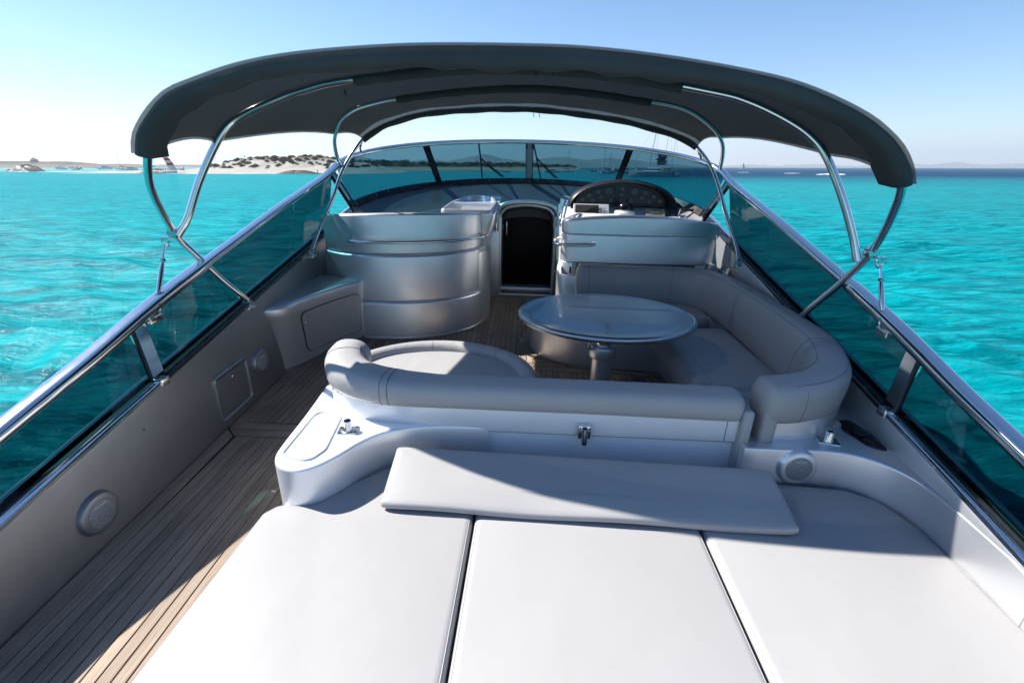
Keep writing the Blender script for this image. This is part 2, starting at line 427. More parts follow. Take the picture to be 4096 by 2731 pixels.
# curved teak margin round the foot of the dinette plinth
PL = catmull([(0.16, 5.05), (0.05, 4.75), (0.02, 4.42), (0.12, 4.18), (0.33, 4.03), (0.65, 3.955), (1.18, 3.90)], 10)
Pp, Tt, Ss, _ = frames([(a, b, 0) for a, b in PL])
def ringseg(i0, i1):
    idx = range(i0, i1 + 1)
    o = [(Pp[i][0] + Ss[i][0] * 0.115, Pp[i][1] + Ss[i][1] * 0.115) for i in idx]; inn = [(Pp[i][0] + Ss[i][0] * 0.008, Pp[i][1] + Ss[i][1] * 0.008) for i in idx]
    po = ccw(o + inn[::-1]); g = inset(po, 0.002)
    part(floor, 'plank', loft([[(x, y, -0.004) for x, y in po], [(x, y, 0.0045) for x, y in po], [(x, y, 0.006) for x, y in g]]), 'teak', smooth=0)
sgn = 1 if Ss[20][0] < 0 else -1
Ss = Ss * sgn
ringseg(3, 17); ringseg(18, 31); ringseg(32, 42)

# ---- coamings (inner side walls) with tracks --------------------
def coaming(side, s, label):
    t = thing('coaming', label, 'coaming', (xs(s, 2.5), 2.5, 0))
    ys = np.linspace(-1.0, 6.6, 46)
    def strip(name, mat, prof):
        rings = []
        for y in ys:
            rings.append([(xs(s, y) + s * a, y, zw(y) + b) for a, b in prof(y)])
        return part(t, name, loft(rings), mat)
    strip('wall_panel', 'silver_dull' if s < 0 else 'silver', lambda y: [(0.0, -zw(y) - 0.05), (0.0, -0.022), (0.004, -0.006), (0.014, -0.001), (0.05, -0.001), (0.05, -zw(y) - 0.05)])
    strip('gasket', 'rubber', lambda y: [(0.046, -0.05), (0.046, 0.000), (0.098, 0.004), (0.098, -0.05)])
    strip('outer_trim', 'steel', lambda y: [(0.094, -0.05), (0.094, 0.014), (0.100, 0.020), (0.120, 0.020), (0.126, 0.012), (0.126, -0.05)])
    strip('side_deck', 'deck_white', lambda y: [(0.122, -0.06), (0.122, -0.004), (0.165, -0.010), (0.185, -0.03), (0.19, -0.06)])
    strip('topside', 'silver', lambda y: [(0.17, -0.05), (0.192, -0.05), (0.10, -zw(y) - 1.6), (0.07, -zw(y) - 1.6)])
    # canvas track, dark forward of the post and bright aft of it
    for nm, y0, y1, mt in (('track', -1.0, 2.22, 'steel'), ('track', 2.25, 6.2, 'steel_dark')):
        rings = []
        for y in np.linspace(y0, y1, 30):
            rings.append([(xs(s, y) + s * a, y, zw(y) + b) for a, b in [(0.004, -0.012), (0.004, 0.010), (0.010, 0.016), (0.020, 0.017), (0.023, 0.010), (0.032, 0.010), (0.035, 0.018), (0.044, 0.017), (0.048, 0.006), (0.048, -0.012)]])
        part(t, nm, loft(rings), mt)
    part(t, 'track_joint', rbox(*sorted((xs(s, 2.235) - s * 0.004, xs(s, 2.235) + s * 0.05)), 2.205, 2.265, zw(2.235) - 0.02, zw(2.235) + 0.026, 0.006), 'steel')
    for y in np.arange(2.45, 4.4, 0.16):
        part(t, 'screw', cyl((xs(s, y) + s * 0.027, y, zw(y) + 0.009), (0, 0, 1), 0.006, 0.005, 8), 'steel')
    return t
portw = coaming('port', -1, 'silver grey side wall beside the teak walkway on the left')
stbw = coaming('starboard', 1, 'silver grey side wall right of the sunbed and sofa')
stbw_root, portw_root = stbw, portw
def speaker(parent, c, ax, r=0.106):
    ax = np.array(ax, float); c = np.array(c, float)
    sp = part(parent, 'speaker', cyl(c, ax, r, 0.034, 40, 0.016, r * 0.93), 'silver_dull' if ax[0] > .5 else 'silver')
    g = part(sp, 'grille', cyl(c + ax * 0.031, ax, r * 0.66, 0.007, 32, 0.003, r * 0.64), 'mesh_grille')
    s = np.cross(ax, (0, 0, 1.0)); s /= np.linalg.norm(s)
    b0 = c + ax * 0.0385 + np.array([0, 0, r * 0.42])
    part(sp, 'badge', join(*[boxv(*sorted((b0[0] - abs(s[0]) * w - abs(ax[0]) * .001, b0[0] + abs(s[0]) * w + abs(ax[0]) * .001)), *sorted((b0[1] - abs(s[1]) * w - abs(ax[1]) * .001, b0[1] + abs(s[1]) * w + abs(ax[1]) * .001)), b0[2] - h, b0[2] + h) for w, h in ((r * 0.26, 0.0035),)]), 'badge')
def mesh_grille():
    mt, nt, b = newmat('speaker_mesh')
    v = node(nt, 'ShaderNodeTexVoronoi', Scale=330.0); tc = node(nt, 'ShaderNodeTexCoord'); nt.links.new(tc.outputs['Object'], v.inputs['Vector'])
    r = ramp(nt, v.outputs['Distance'], [(0.25, (0.05, 0.055, 0.06)), (0.5, (0.30, 0.31, 0.33))])
    nt.links.new(r.outputs[0], b.inputs['Base Color']); b.inputs['Roughness'].default_value = 0.5; b.inputs['Metallic'].default_value = 0.3
    return mt
M['mesh_grille'] = mesh_grille(); M['badge'] = simple('pale_badge', (0.5, 0.52, 0.54), 0.4)
for y, z in ((1.62, 0.185), (3.20, 0.27)):
    speaker(portw, (xs(-1, y) - 0.004, y, z), (1, 0, 0))
# locker hatch in the port wall
hy0, hy1, hz0, hz1 = 2.60, 3.03, 0.055, 0.405
def onw(y, z, o): return (xs(-1, y) + o, y, z)
fr = fillet([(hy0, hz0), (hy1, hz0), (hy1, hz1), (hy0, hz1)], 0.05, 6); fi = inset(ccw(fr), 0.032); fm = inset(ccw(fr), 0.016)
fr = ccw(fr)
hatch = part(portw, 'locker_hatch', loft([[onw(y, z, -0.002) for y, z in fi], [onw(y, z, 0.010) for y, z in inset(fr, 0.038)]], True), 'silver_dull')
part(hatch, 'frame', loft([[onw(y, z, -0.002) for y, z in fr], [onw(y, z, 0.012) for y, z in inset(fr, 0.006)], [onw(y, z, 0.017) for y, z in fm], [onw(y, z, 0.012) for y, z in inset(fr, 0.026)], [onw(y, z, 0.001) for y, z in fi]], False), 'silver_dull')
part(hatch, 'latch', cyl((xs(-1, 2.82) + 0.008, 2.82, 0.325), (1, 0, 0), 0.014, 0.012, 20, 0.004), 'steel')
part(portw, 'snap_stud', cyl((xs(-1, 2.0), 2.0, 0.40), (1, 0, 0), 0.007, 0.006, 12), 'steel')

# ---- windscreen: rail, panes, mullions ---------------------------
def Bt(th): c_, s_ = math.cos(th), math.sin(th); return np.array([CX + 2.12 * s_, 5.46 + 1.86 * c_, 1.25 + 0.315 * c_ ** 0.9])
def Tp(th): c_, s_ = math.cos(th), math.sin(th); return np.array([CX + RX * s_, 5.26 + 1.12 * c_, 1.662 + 0.388 * c_ ** 0.75])
ws = thing('windscreen', 'wraparound teal tinted windscreen and side glass under a chrome rail', 'windscreen', (CX, 5.3, 1.2))
path = [(CX - RX, y, zr(y)) for y in np.arange(-1.0, 5.1, 0.25)] + [tuple(Tp(t)) for t in np.linspace(-math.pi / 2 + 0.04, math.pi / 2 - 0.04, 61)] + [(CX + RX, y, zr(y)) for y in np.arange(5.0, -1.01, -0.25)]
path = resample(catmull(path, 2), 190)
def railp(t):
    f = abs(2 * t - 1); k = 1.0 if f > 0.55 else 0.80
    return rrect(0.098 * k, 0.066 * k, 0.030 * k, 5)
part(ws, 'chrome_rail', sweep(path, railp), 'steel')
def pane(bot, top, mat, nm='pane', th=0.006):
    n = len(bot); B, T = np.array(bot), np.array(top); nr = np.cross(B[-1] - B[0], T[n // 2] - B[n // 2]); nr /= np.linalg.norm(nr); nr *= th
    V = list(B) + list(T) + list(B + nr) + list(T + nr); F = []
    for i in range(n - 1):
        F += [(i, i + 1, n + i + 1, n + i), (2 * n + i + 1, 2 * n + i, 3 * n + i, 3 * n + i + 1)]
        F += [(i, 2 * n + i, 2 * n + i + 1, i + 1), (n + i, n + i + 1, 3 * n + i + 1, 3 * n + i)]
    F += [(0, n, 3 * n, 2 * n), (n - 1, 3 * n - 1, 4 * n - 1, 2 * n - 1)]
    return part(ws, nm, (V, F), mat, smooth=30)
MU = [-1.51, -0.64, 0.0, 0.64, 1.51]
MU[1] = -0.655; MU[3] = 0.625
for i in range(4):
    th = np.linspace(MU[i] + 0.012, MU[i + 1] - 0.012, 14)
    pane([Bt(t) + np.array([0, 0, .01]) for t in th], [Tp(t) - np.array([0, 0, .015]) for t in th], 'glass')
for th in MU[1:4]:
    b, t_ = Bt(th), Tp(th); tx = (Bt(th + .01) - Bt(th - .01)); tx /= np.linalg.norm(tx); ny = np.cross(tx, t_ - b); ny /= np.linalg.norm(ny)
    wv = 0.042 if th == 0 else 0.036
    R = [[p + tx * a * wv + ny * c_ for a, c_ in ((-1, -.014), (1, -.014), (1, .014), (-1, .014))] for p in (b - np.array([0, 0, .02]), t_)]
    part(ws, 'mullion', loft(R), 'steel' if th == 0 else 'steel_dark')
    R = [[p + tx * a * (wv + .010) + ny * c_ for a, c_ in ((-1, -.006), (1, -.006), (1, .006), (-1, .006))] for p in (b - np.array([0, 0, .02]), t_)]
    part(ws, 'mullion_seal', loft(R), 'rubber')
# base frame of the screen
thb = np.linspace(-1.45, 1.45, 61); bp = [Bt(t) for t in thb]
part(ws, 'base_frame', sweep([tuple(p) for p in bp], [(-0.012, -0.03), (0.055, -0.052), (0.062, -0.035), (0.02, 0.022), (-0.012, 0.024)]), 'steel_dark')
for t in np.linspace(-1.2, 1.2, 22):
    p = Bt(t); part(ws, 'screw', cyl(p * np.array([.985, .99, 1]) + np.array([0, -.02, -.002]), (0, -.6, 1), 0.007, 0.006, 8), 'steel')
for s in (-1, 1):
    a = np.array([CX + s * (RX - .01), 5.17, 1.642]); b = np.array([CX + s * 2.045, 5.52, 1.225])
    d = b - a; d /= np.linalg.norm(d); side = np.array([s * 0.1, 1.0, 0]); side -= d * (side @ d); side /= np.linalg.norm(side); o = np.cross(d, side)
    part(ws, 'corner_pillar', loft([[p + side * q * .045 + o * r_ * .018 for q, r_ in ((-1, -1), (1, -1), (1, 1), (-1, 1))] for p in (a, b)]), 'steel')
    part(ws, 'pillar_seal', loft([[p + side * q * .020 + o * r_ * .022 + side * .058 for q, r_ in ((-1, -1), (1, -1), (1, 1), (-1, 1))] for p in (a, b)]), 'rubber')
    # quarter and side panes
    th = np.linspace(s * 1.372, s * 1.55, 5)
    for y0, y1 in ((2.33, 5.2), (-0.9, 2.26)):
        ys = np.linspace(y0, y1, 16)
        pane([(xs(s, y) + s * 0.075, y, zw(y) - 0.01) for y in ys], [(CX + s * RX, y, zr(y) - 0.012) for y in ys], 'glass_side')
    y = 2.295; px = xs(s, y)
    p0 = np.array([px + s * .068, y - 0.02, zw(y) - .005]); p1 = np.array([CX + s * (RX - .01), y + .04, zr(y) - .02])
    part(ws, 'post', loft([[p + np.array([a * .010, b * .040, 0]) for a, b in ((-1, -1), (1, -1), (1, 1), (-1, 1))] for p in (p0, p1)]), 'steel')
    part(ws, 'post_seal', loft([[p + np.array([s * .006 + a * .007, b * .050, 0]) for a, b in ((-1, -1), (1, -1), (1, 1), (-1, 1))] for p in (p0, p1)]), 'rubber')
# wipers on the two centre panes
for th0, th1, tb in ((-0.195, -0.33, -0.325), (0.19, 0.045, 0.05)):
    def sp(th, v, o=0.05):
        p = Bt(th) * (1 - v) + Tp(th) * v; return p + np.array([0.0, o, o * .6])
    a0 = sp(th0, 0.02)
    wp = part(ws, 'wiper', tube(resample([a0, sp((th0 + th1) / 2, .25, .06), sp(th1, .55, .07)], 8), 0.010, 8), 'black')
    part(wp, 'blade', tube(resample([sp(tb - .015 if th0 < 0 else tb + .03, .02, .04), sp(tb, .5, .045), sp(tb + .01 if th0 < 0 else tb - .03, .96, .04)], 8), 0.011, 6), 'black')
    part(wp, 'second_arm', tube(resample([a0 + np.array([.03, 0, 0]), sp(th1 + .01, .50, .06)], 4), 0.006, 6), 'black')

def solid_sheet(rings, th):
    nr, nc = len(rings), len(rings[0]); G_ = np.array(rings); du = np.gradient(G_, axis=0); dv = np.gradient(G_, axis=1)
    N_ = np.cross(dv, du); N_ /= np.linalg.norm(N_, axis=2)[..., None] + 1e-9
    lowr = G_ - N_ * th * np.sign(N_[nr // 2, nc // 2, 2])
    V = [tuple(p) for p in G_.reshape(-1, 3)] + [tuple(p) for p in lowr.reshape(-1, 3)]; F = []; o = nr * nc
    for i in range(nr - 1):
        for j in range(nc - 1):
            a = i * nc + j; F.append((a, a + 1, a + nc + 1, a + nc)); F.append((o + a, o + a + nc, o + a + nc + 1, o + a + 1))
    for i in range(nr - 1):
        for j in (0, nc - 1):
            a = i * nc + j; F.append((a, a + nc, o + a + nc, o + a))
    for j in range(nc - 1):
        for i in (0, nr - 1):
            a = i * nc + j; F.append((a, o + a, o + a + 1, a + 1))
    return V, F
# ---- foredeck and dash top ---------------------------------------
dk = thing('dashboard', 'silver blue dashboard top with a grey non slip area below the windscreen', 'dashboard', (CX, 6.2, 1.2))
def Ip(th, k):
    c_, s_ = math.cos(th), math.sin(th)
    L_ = [(2.12, 5.46, 1.86, 1.248, .315), (2.06, 5.44, 1.74, 1.20, .27), (1.96, 5.38, 1.47, 1.10, .225), (1.93, 5.36, 1.43, 1.09, .220), (1.74, 5.2, 1.28, 1.05, .21)][k]
    return (CX + L_[0] * s_, L_[1] + L_[2] * c_, L_[3] + L_[4] * max(0, c_) ** 0.9 - 0.012)
tt = np.linspace(-1.52, 1.52, 49)
part(dk, 'dash_band', loft([[Ip(t, k) for t in tt] for k in (0, 1, 2, 3)], False, False), 'silver_dull')
part(dk, 'nonslip_top', loft([[tuple(np.array(Ip(t, k)) + np.array([0, 0, .003])) for t in tt] for k in (3, 4)], False, False), 'nonslip')
for sg in (-1, 1):
    bt_ = [t for t in tt if sg * Ip(t, 4)[0] > (.50 if sg > 0 else .60)]
    part(dk, 'bulkhead', solid_sheet([[Ip(t, 4) for t in bt_], [(Ip(t, 4)[0], Ip(t, 4)[1] - .01, .6) for t in bt_], [(Ip(t, 4)[0], Ip(t, 4)[1] - .01, 0.0) for t in bt_]], .01), 'silver_dull')
fd = []
for k, (sc, y, z) in enumerate(((1.0, 0, 0), (1.02, .35, -.10), (.98, 1.6, -.25), (.75, 3.4, -.40), (.35, 5.2, -.5), (.05, 6.4, -.55))):
    fd.append([(CX + 2.1 * math.sin(t) * (sc if k < 2 else sc), Bt(t)[1] + y, Bt(t)[2] + z * (.5 + .5 * math.cos(t)) - .02) for t in tt])
single('foredeck', loft(fd, False, False), 'deck_white', 'pale foredeck ahead of the windscreen', 'deck', kind='structure')

def sst_(x, a, b): t = min(1, max(0, (x - a) / (b - a))); return t * t * (3 - 2 * t)
# ---- port companion seat module ----------------------------------
mod = thing('companion_seat', 'curved silver seat back in three tiers with a chrome grab rail, left of the door', 'seat', (-1.35, 4.9, 0))
MP = catmull([(-2.19, 4.72), (-1.95, 4.55), (-1.68, 4.475), (-1.38, 4.49), (-1.1, 4.565), (-0.85, 4.70), (-0.66, 4.90), (-0.565, 5.14), (-0.53, 5.6)], 8)
MP = resample(MP, 64)
def wall_strip(path2, th, z0, z1, off=0.0, r=0.022, rb=0.008):
    zf = z1 if callable(z1) else (lambda t: z1)
    z0f = z0 if callable(z0) else (lambda t: z0)
    def prof(t):
        zt = zf(t); zb = z0f(t); p = [(off - rb, zb)] + [(off, zb + rb)]
        p += [(off - r * (1 - math.cos(a)), zt - r * (1 - math.sin(a))) for a in np.linspace(0, math.pi / 2, 6)]
        p += [(off - th + r * (1 - math.sin(a)), zt - r * (1 - math.cos(a))) for a in np.linspace(0, math.pi / 2, 6)]
        p += [(off - th, zb)]
        return p
    return sweep([(x, y, 0) for x, y in path2], prof)
crown = lambda t: 1.245 + 0.055 * math.sin(math.pi * min(1, t * 1.12)) ** 0.8
part(mod, 'plinth', wall_strip(MP, 0.10, 0.0, 0.030, 0.006, 0.004), 'silver')
part(mod, 'lower_tier', wall_strip(MP, 0.12, 0.028, 0.408, 0.0, 0.03), 'silver')
part(mod, 'middle_tier', wall_strip(MP, 0.12, 0.406, 0.892, -0.010, 0.03, 0.020), 'silver')
part(mod, 'upper_tier', wall_strip(MP, 0.11, 0.890, crown, -0.028, 0.024, 0.022), 'silver')
seat = prism([(x + .03, y + .11) for x, y in MP[4:-3]] + [(-0.62, 6.0), (-2.2, 6.0)], 0.0, 0.86, 0.04)
part(mod, 'seat_block', seat, 'silver')
part(mod, 'seat_cushion', prism(inset(ccw([(x + .02, y + .13) for x, y in MP[6:-6]] + [(-0.66, 5.7), (-2.15, 5.7)]), 0.02), 0.86, 0.98, 0.04), 'vinyl')
P3, T3, S3, _ = frames([(x, y, 0) for x, y in MP])
gi = range(12, 52)
gp = [tuple(P3[i] + S3[i] * 0.055 + np.array([0, 0, 1.03])) for i in gi]
a0 = tuple(P3[12] + S3[12] * -.03 + np.array([-.015, 0, 1.03])); a1 = tuple(P3[51] + S3[51] * -.03 + np.array([.01, .01, 1.03]))
gr = part(mod, 'grab_rail', tube(catmull([a0] + gp[::3] + [gp[-1], a1], 5), 0.014, 12), 'steel')
for q, i in ((a0, 12), (a1, 51)): part(gr, 'flange', cyl(np.array(P3[i]) - S3[i] * .030 + np.array([0, 0, 1.03]), S3[i], 0.030, 0.010, 20, 0.004), 'steel')

# side console with tray, between the companion seat and the door
sc_ = thing('side_console', 'silver console with an open chart tray, between the left seat and the doorway', 'console', (-0.75, 5.7, 0))
rings = []
for z in list(np.linspace(0.0, 1.215, 26)) + [1.235, 1.245]:
    k = sst_(1.27 - z, 0.0, .55); x1 = -0.425 - .135 * k - (max(0, z - 1.26) * .6); y0 = 5.26 + .05 * k
    rings.append([(x, y, z + (y - 5.3) * .135 * min(1, max(0, (z - .7) / .5))) for x, y in fillet([(-0.85, y0), (x1, y0), (x1, 6.30), (-0.85, 6.30)], .07, 6)])
part(sc_, 'body', loft(rings), 'silver')
tr_o = fillet([(-1.06, 5.28, .06), (-0.47, 5.28, .05), (-0.44, 5.75, .05), (-0.50, 6.02, .12), (-0.66, 6.14, .2), (-0.86, 6.10, .2), (-1.0, 5.72, .05)], 0.05, 6)
tr_o = ccw(tr_o)
ztr = lambda x, y, d=0: 1.285 + (y - 5.3) * 0.135 + d
tray_w = loft([[(x, y, 1.10) for x, y in tr_o], [(x, y, ztr(x, y, -.02)) for x, y in tr_o], [(x, y, ztr(x, y, 0)) for x, y in inset(tr_o, .012)], [(x, y, ztr(x, y, 0)) for x, y in inset(tr_o, .034)], [(x, y, ztr(x, y, -.015)) for x, y in inset(tr_o, .042)], [(x, y, ztr(x, y, -.085)) for x, y in inset(tr_o, .055)]])
part(sc_, 'tray', tray_w, 'silver')
part(sc_, 'tray_divider', loft([[(x, 5.70 + a, ztr(x, 5.7, b)) for a, b in ((-.016, -.09), (-.014, -.012), (0, -.003), (.014, -.012), (.016, -.09))] for x in np.linspace(-.97, -.48, 8)]), 'silver')

# port storage cabinet under the side deck
cab = thing('storage_cabinet', 'low curved silver cabinet with a rounded door, left of the companion seat', 'cabinet', (-2.0, 4.0, 0))
CT = catmull([(-2.20, 3.40), (-2.10, 3.425), (-2.02, 3.52), (-1.985, 3.70), (-1.92, 3.98), (-1.82, 4.26), (-1.735, 4.44), (-1.715, 4.54)], 8)
CB = catmull([(-2.20, 3.58), (-2.135, 3.59), (-2.075, 3.70), (-2.035, 3.84), (-1.965, 4.05), (-1.86, 4.30), (-1.765, 4.46), (-1.735, 4.55)], 8)
back = [(-1.75, 4.66), (-2.25, 4.66)]
rings = []
for k in np.linspace(0, 1, 9):
    kk = k ** 1.5
    rings.append([(b[0] * (1 - kk) + t[0] * kk, b[1] * (1 - kk) + t[1] * kk, 0.03 + k * 0.575) for b, t in zip(CB, CT)] + [(x, y, 0.03 + k * .575) for x, y in back])
for a in (0.5, 1.0, math.pi / 2):
    o = [(x, y) for x, y in CT] + back; o2 = inset(ccw(o), 0.03 * (1 - math.cos(a))); o2 = o2 if ccw(o) == o else o2[::-1]
    rings.append([(x, y, 0.605 + 0.03 * math.sin(a)) for x, y in o2])
part(cab, 'body', loft(rings), 'silver')
part(cab, 'plinth', prism([(x + .01, y + .008) for x, y in CB] + back, 0.0, 0.032), 'silver_dull')
def cab_pt(sv, z, o):
    k = min(1, max(0, (z - .03) / .575)); kk = k ** 1.5; n = len(CB) - 1; q = sv * n; a = min(n - 1, int(q)); t = q - a
    f_ = lambda i: np.array([CB[i][0] * (1 - kk) + CT[i][0] * kk, CB[i][1] * (1 - kk) + CT[i][1] * kk])
    p = f_(a) * (1 - t) + f_(a + 1) * t; d = f_(min(n, a + 2)) - f_(max(0, a - 1)); d /= np.linalg.norm(d); nrm = np.array([d[1], -d[0]])
    return (p[0] + nrm[0] * o, p[1] + nrm[1] * o, z)
def cab_panel(s0, s1, z0, z1, o, cut):
    rows = []
    for sv in np.linspace(s0, s1, 26):
        e = min(sv - s0, s1 - sv) / (s1 - s0) * 8; c = cut * (1 - math.sqrt(max(0, 1 - (1 - min(1, e)) ** 2)))
        rows.append([cab_pt(sv, z, o) for z in np.linspace(z0 + c, z1 - c, 12)])
    return solid_sheet(rows, .004)
part(cab, 'door_gap', cab_panel(.405, .855, .10, .515, .0015, .05), 'dark_gap')
dr = part(cab, 'door', cab_panel(.412, .848, .106, .509, .005, .047), 'silver')
part(dr, 'latch', cyl(np.array(cab_pt(.44, .40, .004)), (0.93, -0.36, 0), 0.013, 0.012, 16, 0.004), 'steel')

# ---- companionway door ------------------------------------------
dw = thing('companionway_door', 'dark glass cabin door under a rounded chrome hood in the centre', 'door', (CX, 6.6, 0))
part(dw, 'glass_panel', rbox(-0.46, 0.33, 6.82, 6.86, 0.03, 1.20, 0.004), 'door_glass')
part(dw, 'inner_strip', rbox(-0.385, -0.375, 6.805, 6.818, 0.80, 1.00, 0.002), 'steel')
part(dw, 'cabin_shell', join(boxv(-0.9, -.47, 6.84, 6.9, 0, 1.22), boxv(.34, .9, 6.84, 6.9, 0, 1.22)), 'silver_dull', smooth=0)
lint = []
for x in np.linspace(-0.45, 0.30, 17):
    u = (x + .075) / .375; zb = 1.080 - .05 * u * u; zt = 1.225 - .055 * u * u
    lint.append([(x, 6.70, zb), (x, 6.69, zb + .012), (x, 6.695, zt), (x, 6.76, zt), (x, 6.76, zb)])
part(dw, 'lintel', loft(lint), 'nonslip')
for k, (dx, z0, z1, y, r_, mt) in enumerate(((0.0, .9, 1.285, 6.46, .032, 'silver'), (0.045, .9, 1.245, 6.50, .026, 'silver'), (0.078, .9, 1.21, 6.58, .018, 'rubber'))):
    x0, x1 = -0.505 + dx, 0.345 - dx
    pth = catmull([(x0, y + .03, 0.98), (x0, y + .02, 1.08), (x0 + .02, y + .01, z1 - .10), (x0 + .10, y, z1 - .025), (x0 + .25, y, z1 + .008), ((x0 + x1) / 2, y, z1 + .018), (x1 - .25, y, z1 + .008), (x1 - .10, y, z1 - .025), (x1 - .02, y + .01, z1 - .10), (x1, y + .02, 1.08), (x1, y + .03, 0.98)], 6)
    part(dw, 'hood', tube(pth, r_, 14), mt)
part(dw, 'hood_top', loft([[(x, yy, 1.275 - .16 * ((x - CX) / .44) ** 4 - (yy - 6.5) * .05 + .02) for x in np.linspace(-0.49, 0.33, 15)] for yy in (6.46, 6.65, 6.85)], False, False), 'silver')
part(dw, 'side_panel', rbox(-0.70, -0.455, 6.34, 6.42, 0.0, 0.93, 0.014), 'silver')
part(dw, 'slot_recess', rbox(-0.585, -0.55, 6.36, 6.43, 0.93, 1.10, 0.004), 'rubber')
part(dw, 'jamb', rbox(-0.478, -0.432, 6.42, 6.84, 0.0, 1.10, 0.008), 'silver')
part(dw, 'pillar', rbox(-0.545, -0.47, 6.44, 6.52, 0.85, 1.13, 0.016), 'silver')
part(dw, 'jamb', rbox(0.292, 0.335, 6.42, 6.84, 0.0, 1.12, 0.008), 'white')
part(dw, 'side_panel', rbox(0.345, 0.46, 6.34, 6.46, 0.0, 1.16, 0.02), 'white')
part(dw, 'door_track', rbox(0.318, 0.328, 6.40, 6.42, 0.02, 1.0, 0.002), 'steel')
part(dw, 'catch', rbox(0.318, 0.352, 6.37, 6.40, 0.36, 0.385, 0.003), 'steel')
hd = part(dw, 'handle', tube(catmull([(-0.505, 6.45, 1.09), (-0.50, 6.37, 1.085), (-0.50, 6.35, 1.02), (-0.50, 6.35, .90), (-0.50, 6.37, .82), (-0.505, 6.45, .815)], 6), 0.012, 10), 'steel')
part(dw, 'sill', rbox(-0.47, 0.34, 6.62, 6.83, 0.0, 0.075, 0.02), 'silver')
part(dw, 'threshold', rbox(-0.46, 0.34, 6.40, 6.45, 0.0, 0.028, 0.008), 'silver')
for x in np.arange(-0.44, 0.3, 0.055): part(dw, 'plank', boxv(x, x + .051, 6.455, 6.615, 0, 0.012), 'teak', smooth=0)

# ---- helm console -----------------------------------------------
hc = thing('helm_console', 'white helm console with a black instrument hood, right of the door', 'console', (1.2, 6.0, 0))
ho = fillet([(0.37, 6.75, .03), (0.36, 5.95, .1), (0.44, 5.62, .12), (2.02, 5.62, .1), (2.02, 6.75, .03)], 0.05, 6)
part(hc, 'body', prism(ho, 0.0, lambda x, y: 1.135 + (min(y, 6.3) - 5.62) * 0.37, 0.035, 0, 5), 'white')
part(hc, 'side_swell', prism(fillet([(0.33, 6.6), (0.345, 5.7), (0.46, 5.5), (0.6, 5.6), (0.6, 6.6)], .1, 6), 0.55, lambda x, y: 1.06 + (min(y, 6.3) - 5.5) * .30, 0.06, 0.05, 5), 'white')
HXc, HA, HB, HZ0 = 1.13, 0.685, 0.315, 1.315
def hring(y, k, dz=0, n=41, off=0.0):
    return [(HXc + (HA * k + off) * math.cos(t), y, HZ0 + dz + (HB * k + off) * math.sin(t) ** 0.92) for t in np.linspace(math.pi, 0, n)]
hood = loft([hring(6.24, .84, 0), hring(6.06, .93, -.02), hring(6.03, .965, -.025), hring(6.06, .995, -.02), hring(6.14, 1.0, 0), hring(6.45, .93, -.03), hring(6.75, .78, -.1)], False, False)
part(hc, 'instrument_hood', hood, 'black')
gpn = part(hc, 'gauge_panel', loft([hring(6.245, .86, 0), [(x, 6.24, HZ0 - .01) for x, y, z in hring(0, .86)]], False, False), 'panel_dark')
G = [(-.50, .052, .034), (-.415, .105, .034), (-.365, .045, .034), (-.30, .150, .034), (-.26, .085, .034), (-.165, .165, .055), (-.13, .05, .034), (0, .19, .03), (0, .12, .032), (0, .05, .03), (.165, .165, .055), (.13, .05, .034), (.26, .085, .034), (.30, .150, .034), (.365, .045, .034), (.415, .105, .034), (.50, .052, .034)]
for gx, gz, gr_ in G:
    g = part(hc, 'gauge', cyl((HXc + gx, 6.238, HZ0 + gz), (0, -1, 0), gr_, 0.010, 20, 0.003), 'gauge_rim')
    part(g, 'dial', cyl((HXc + gx, 6.2275, HZ0 + gz), (0, -1, 0), gr_ * .86, 0.002, 20), 'gauge')
    part(g, 'needle', join(*[boxv(HXc + gx + math.cos(a) * gr_ * .62 - .0022, HXc + gx + math.cos(a) * gr_ * .62 + .0022, 6.2235, 6.2245, HZ0 + gz + math.sin(a) * gr_ * .62 - .0022, HZ0 + gz + math.sin(a) * gr_ * .62 + .0022) for a in np.linspace(-.6, 3.74, 8)]), 'badge', smooth=0)
for sx in (-1, 1):
    op = fillet([(HXc + sx * .085, HZ0 + .015), (HXc + sx * .55, HZ0 + .015), (HXc + sx * .50, HZ0 + .11), (HXc + sx * .33, HZ0 + .195), (HXc + sx * .085, HZ0 + .232)], .025, 4)
    part(hc, 'bezel', tube([(x, 6.237, z) for x, z in op + op[:1]], .0028, 6), 'gauge_rim')
part(hc, 'grab_loop', tube(catmull([(0.345, 5.62, 1.12), (0.335, 5.60, 1.10), (0.325, 5.60, 1.16), (0.36, 5.75, 1.32), (0.40, 5.86, 1.385), (0.425, 5.90, 1.385), (0.41, 5.86, 1.33), (0.37, 5.70, 1.17)], 6), 0.012, 10), 'steel')
thr = part(hc, 'throttle', rbox(1.78, 1.98, 5.86, 5.98, 1.19, 1.235, .01), 'steel')
part(thr, 'lever', tube(catmull([(1.79, 5.9, 1.22), (1.79, 5.85, 1.30), (1.80, 5.84, 1.31)], 4), 0.008, 8), 'steel')
part(thr, 'grip', tube([(1.79, 5.84, 1.30), (1.88, 5.84, 1.30)], 0.017, 12), 'black')
part(thr, 'grip', tube([(1.90, 5.84, 1.30), (1.99, 5.84, 1.30)], 0.017, 12), 'black')
part(thr, 'lever', tube(catmull([(1.985, 5.9, 1.22), (1.985, 5.85, 1.30), (1.98, 5.84, 1.31)], 4), 0.008, 8), 'steel')

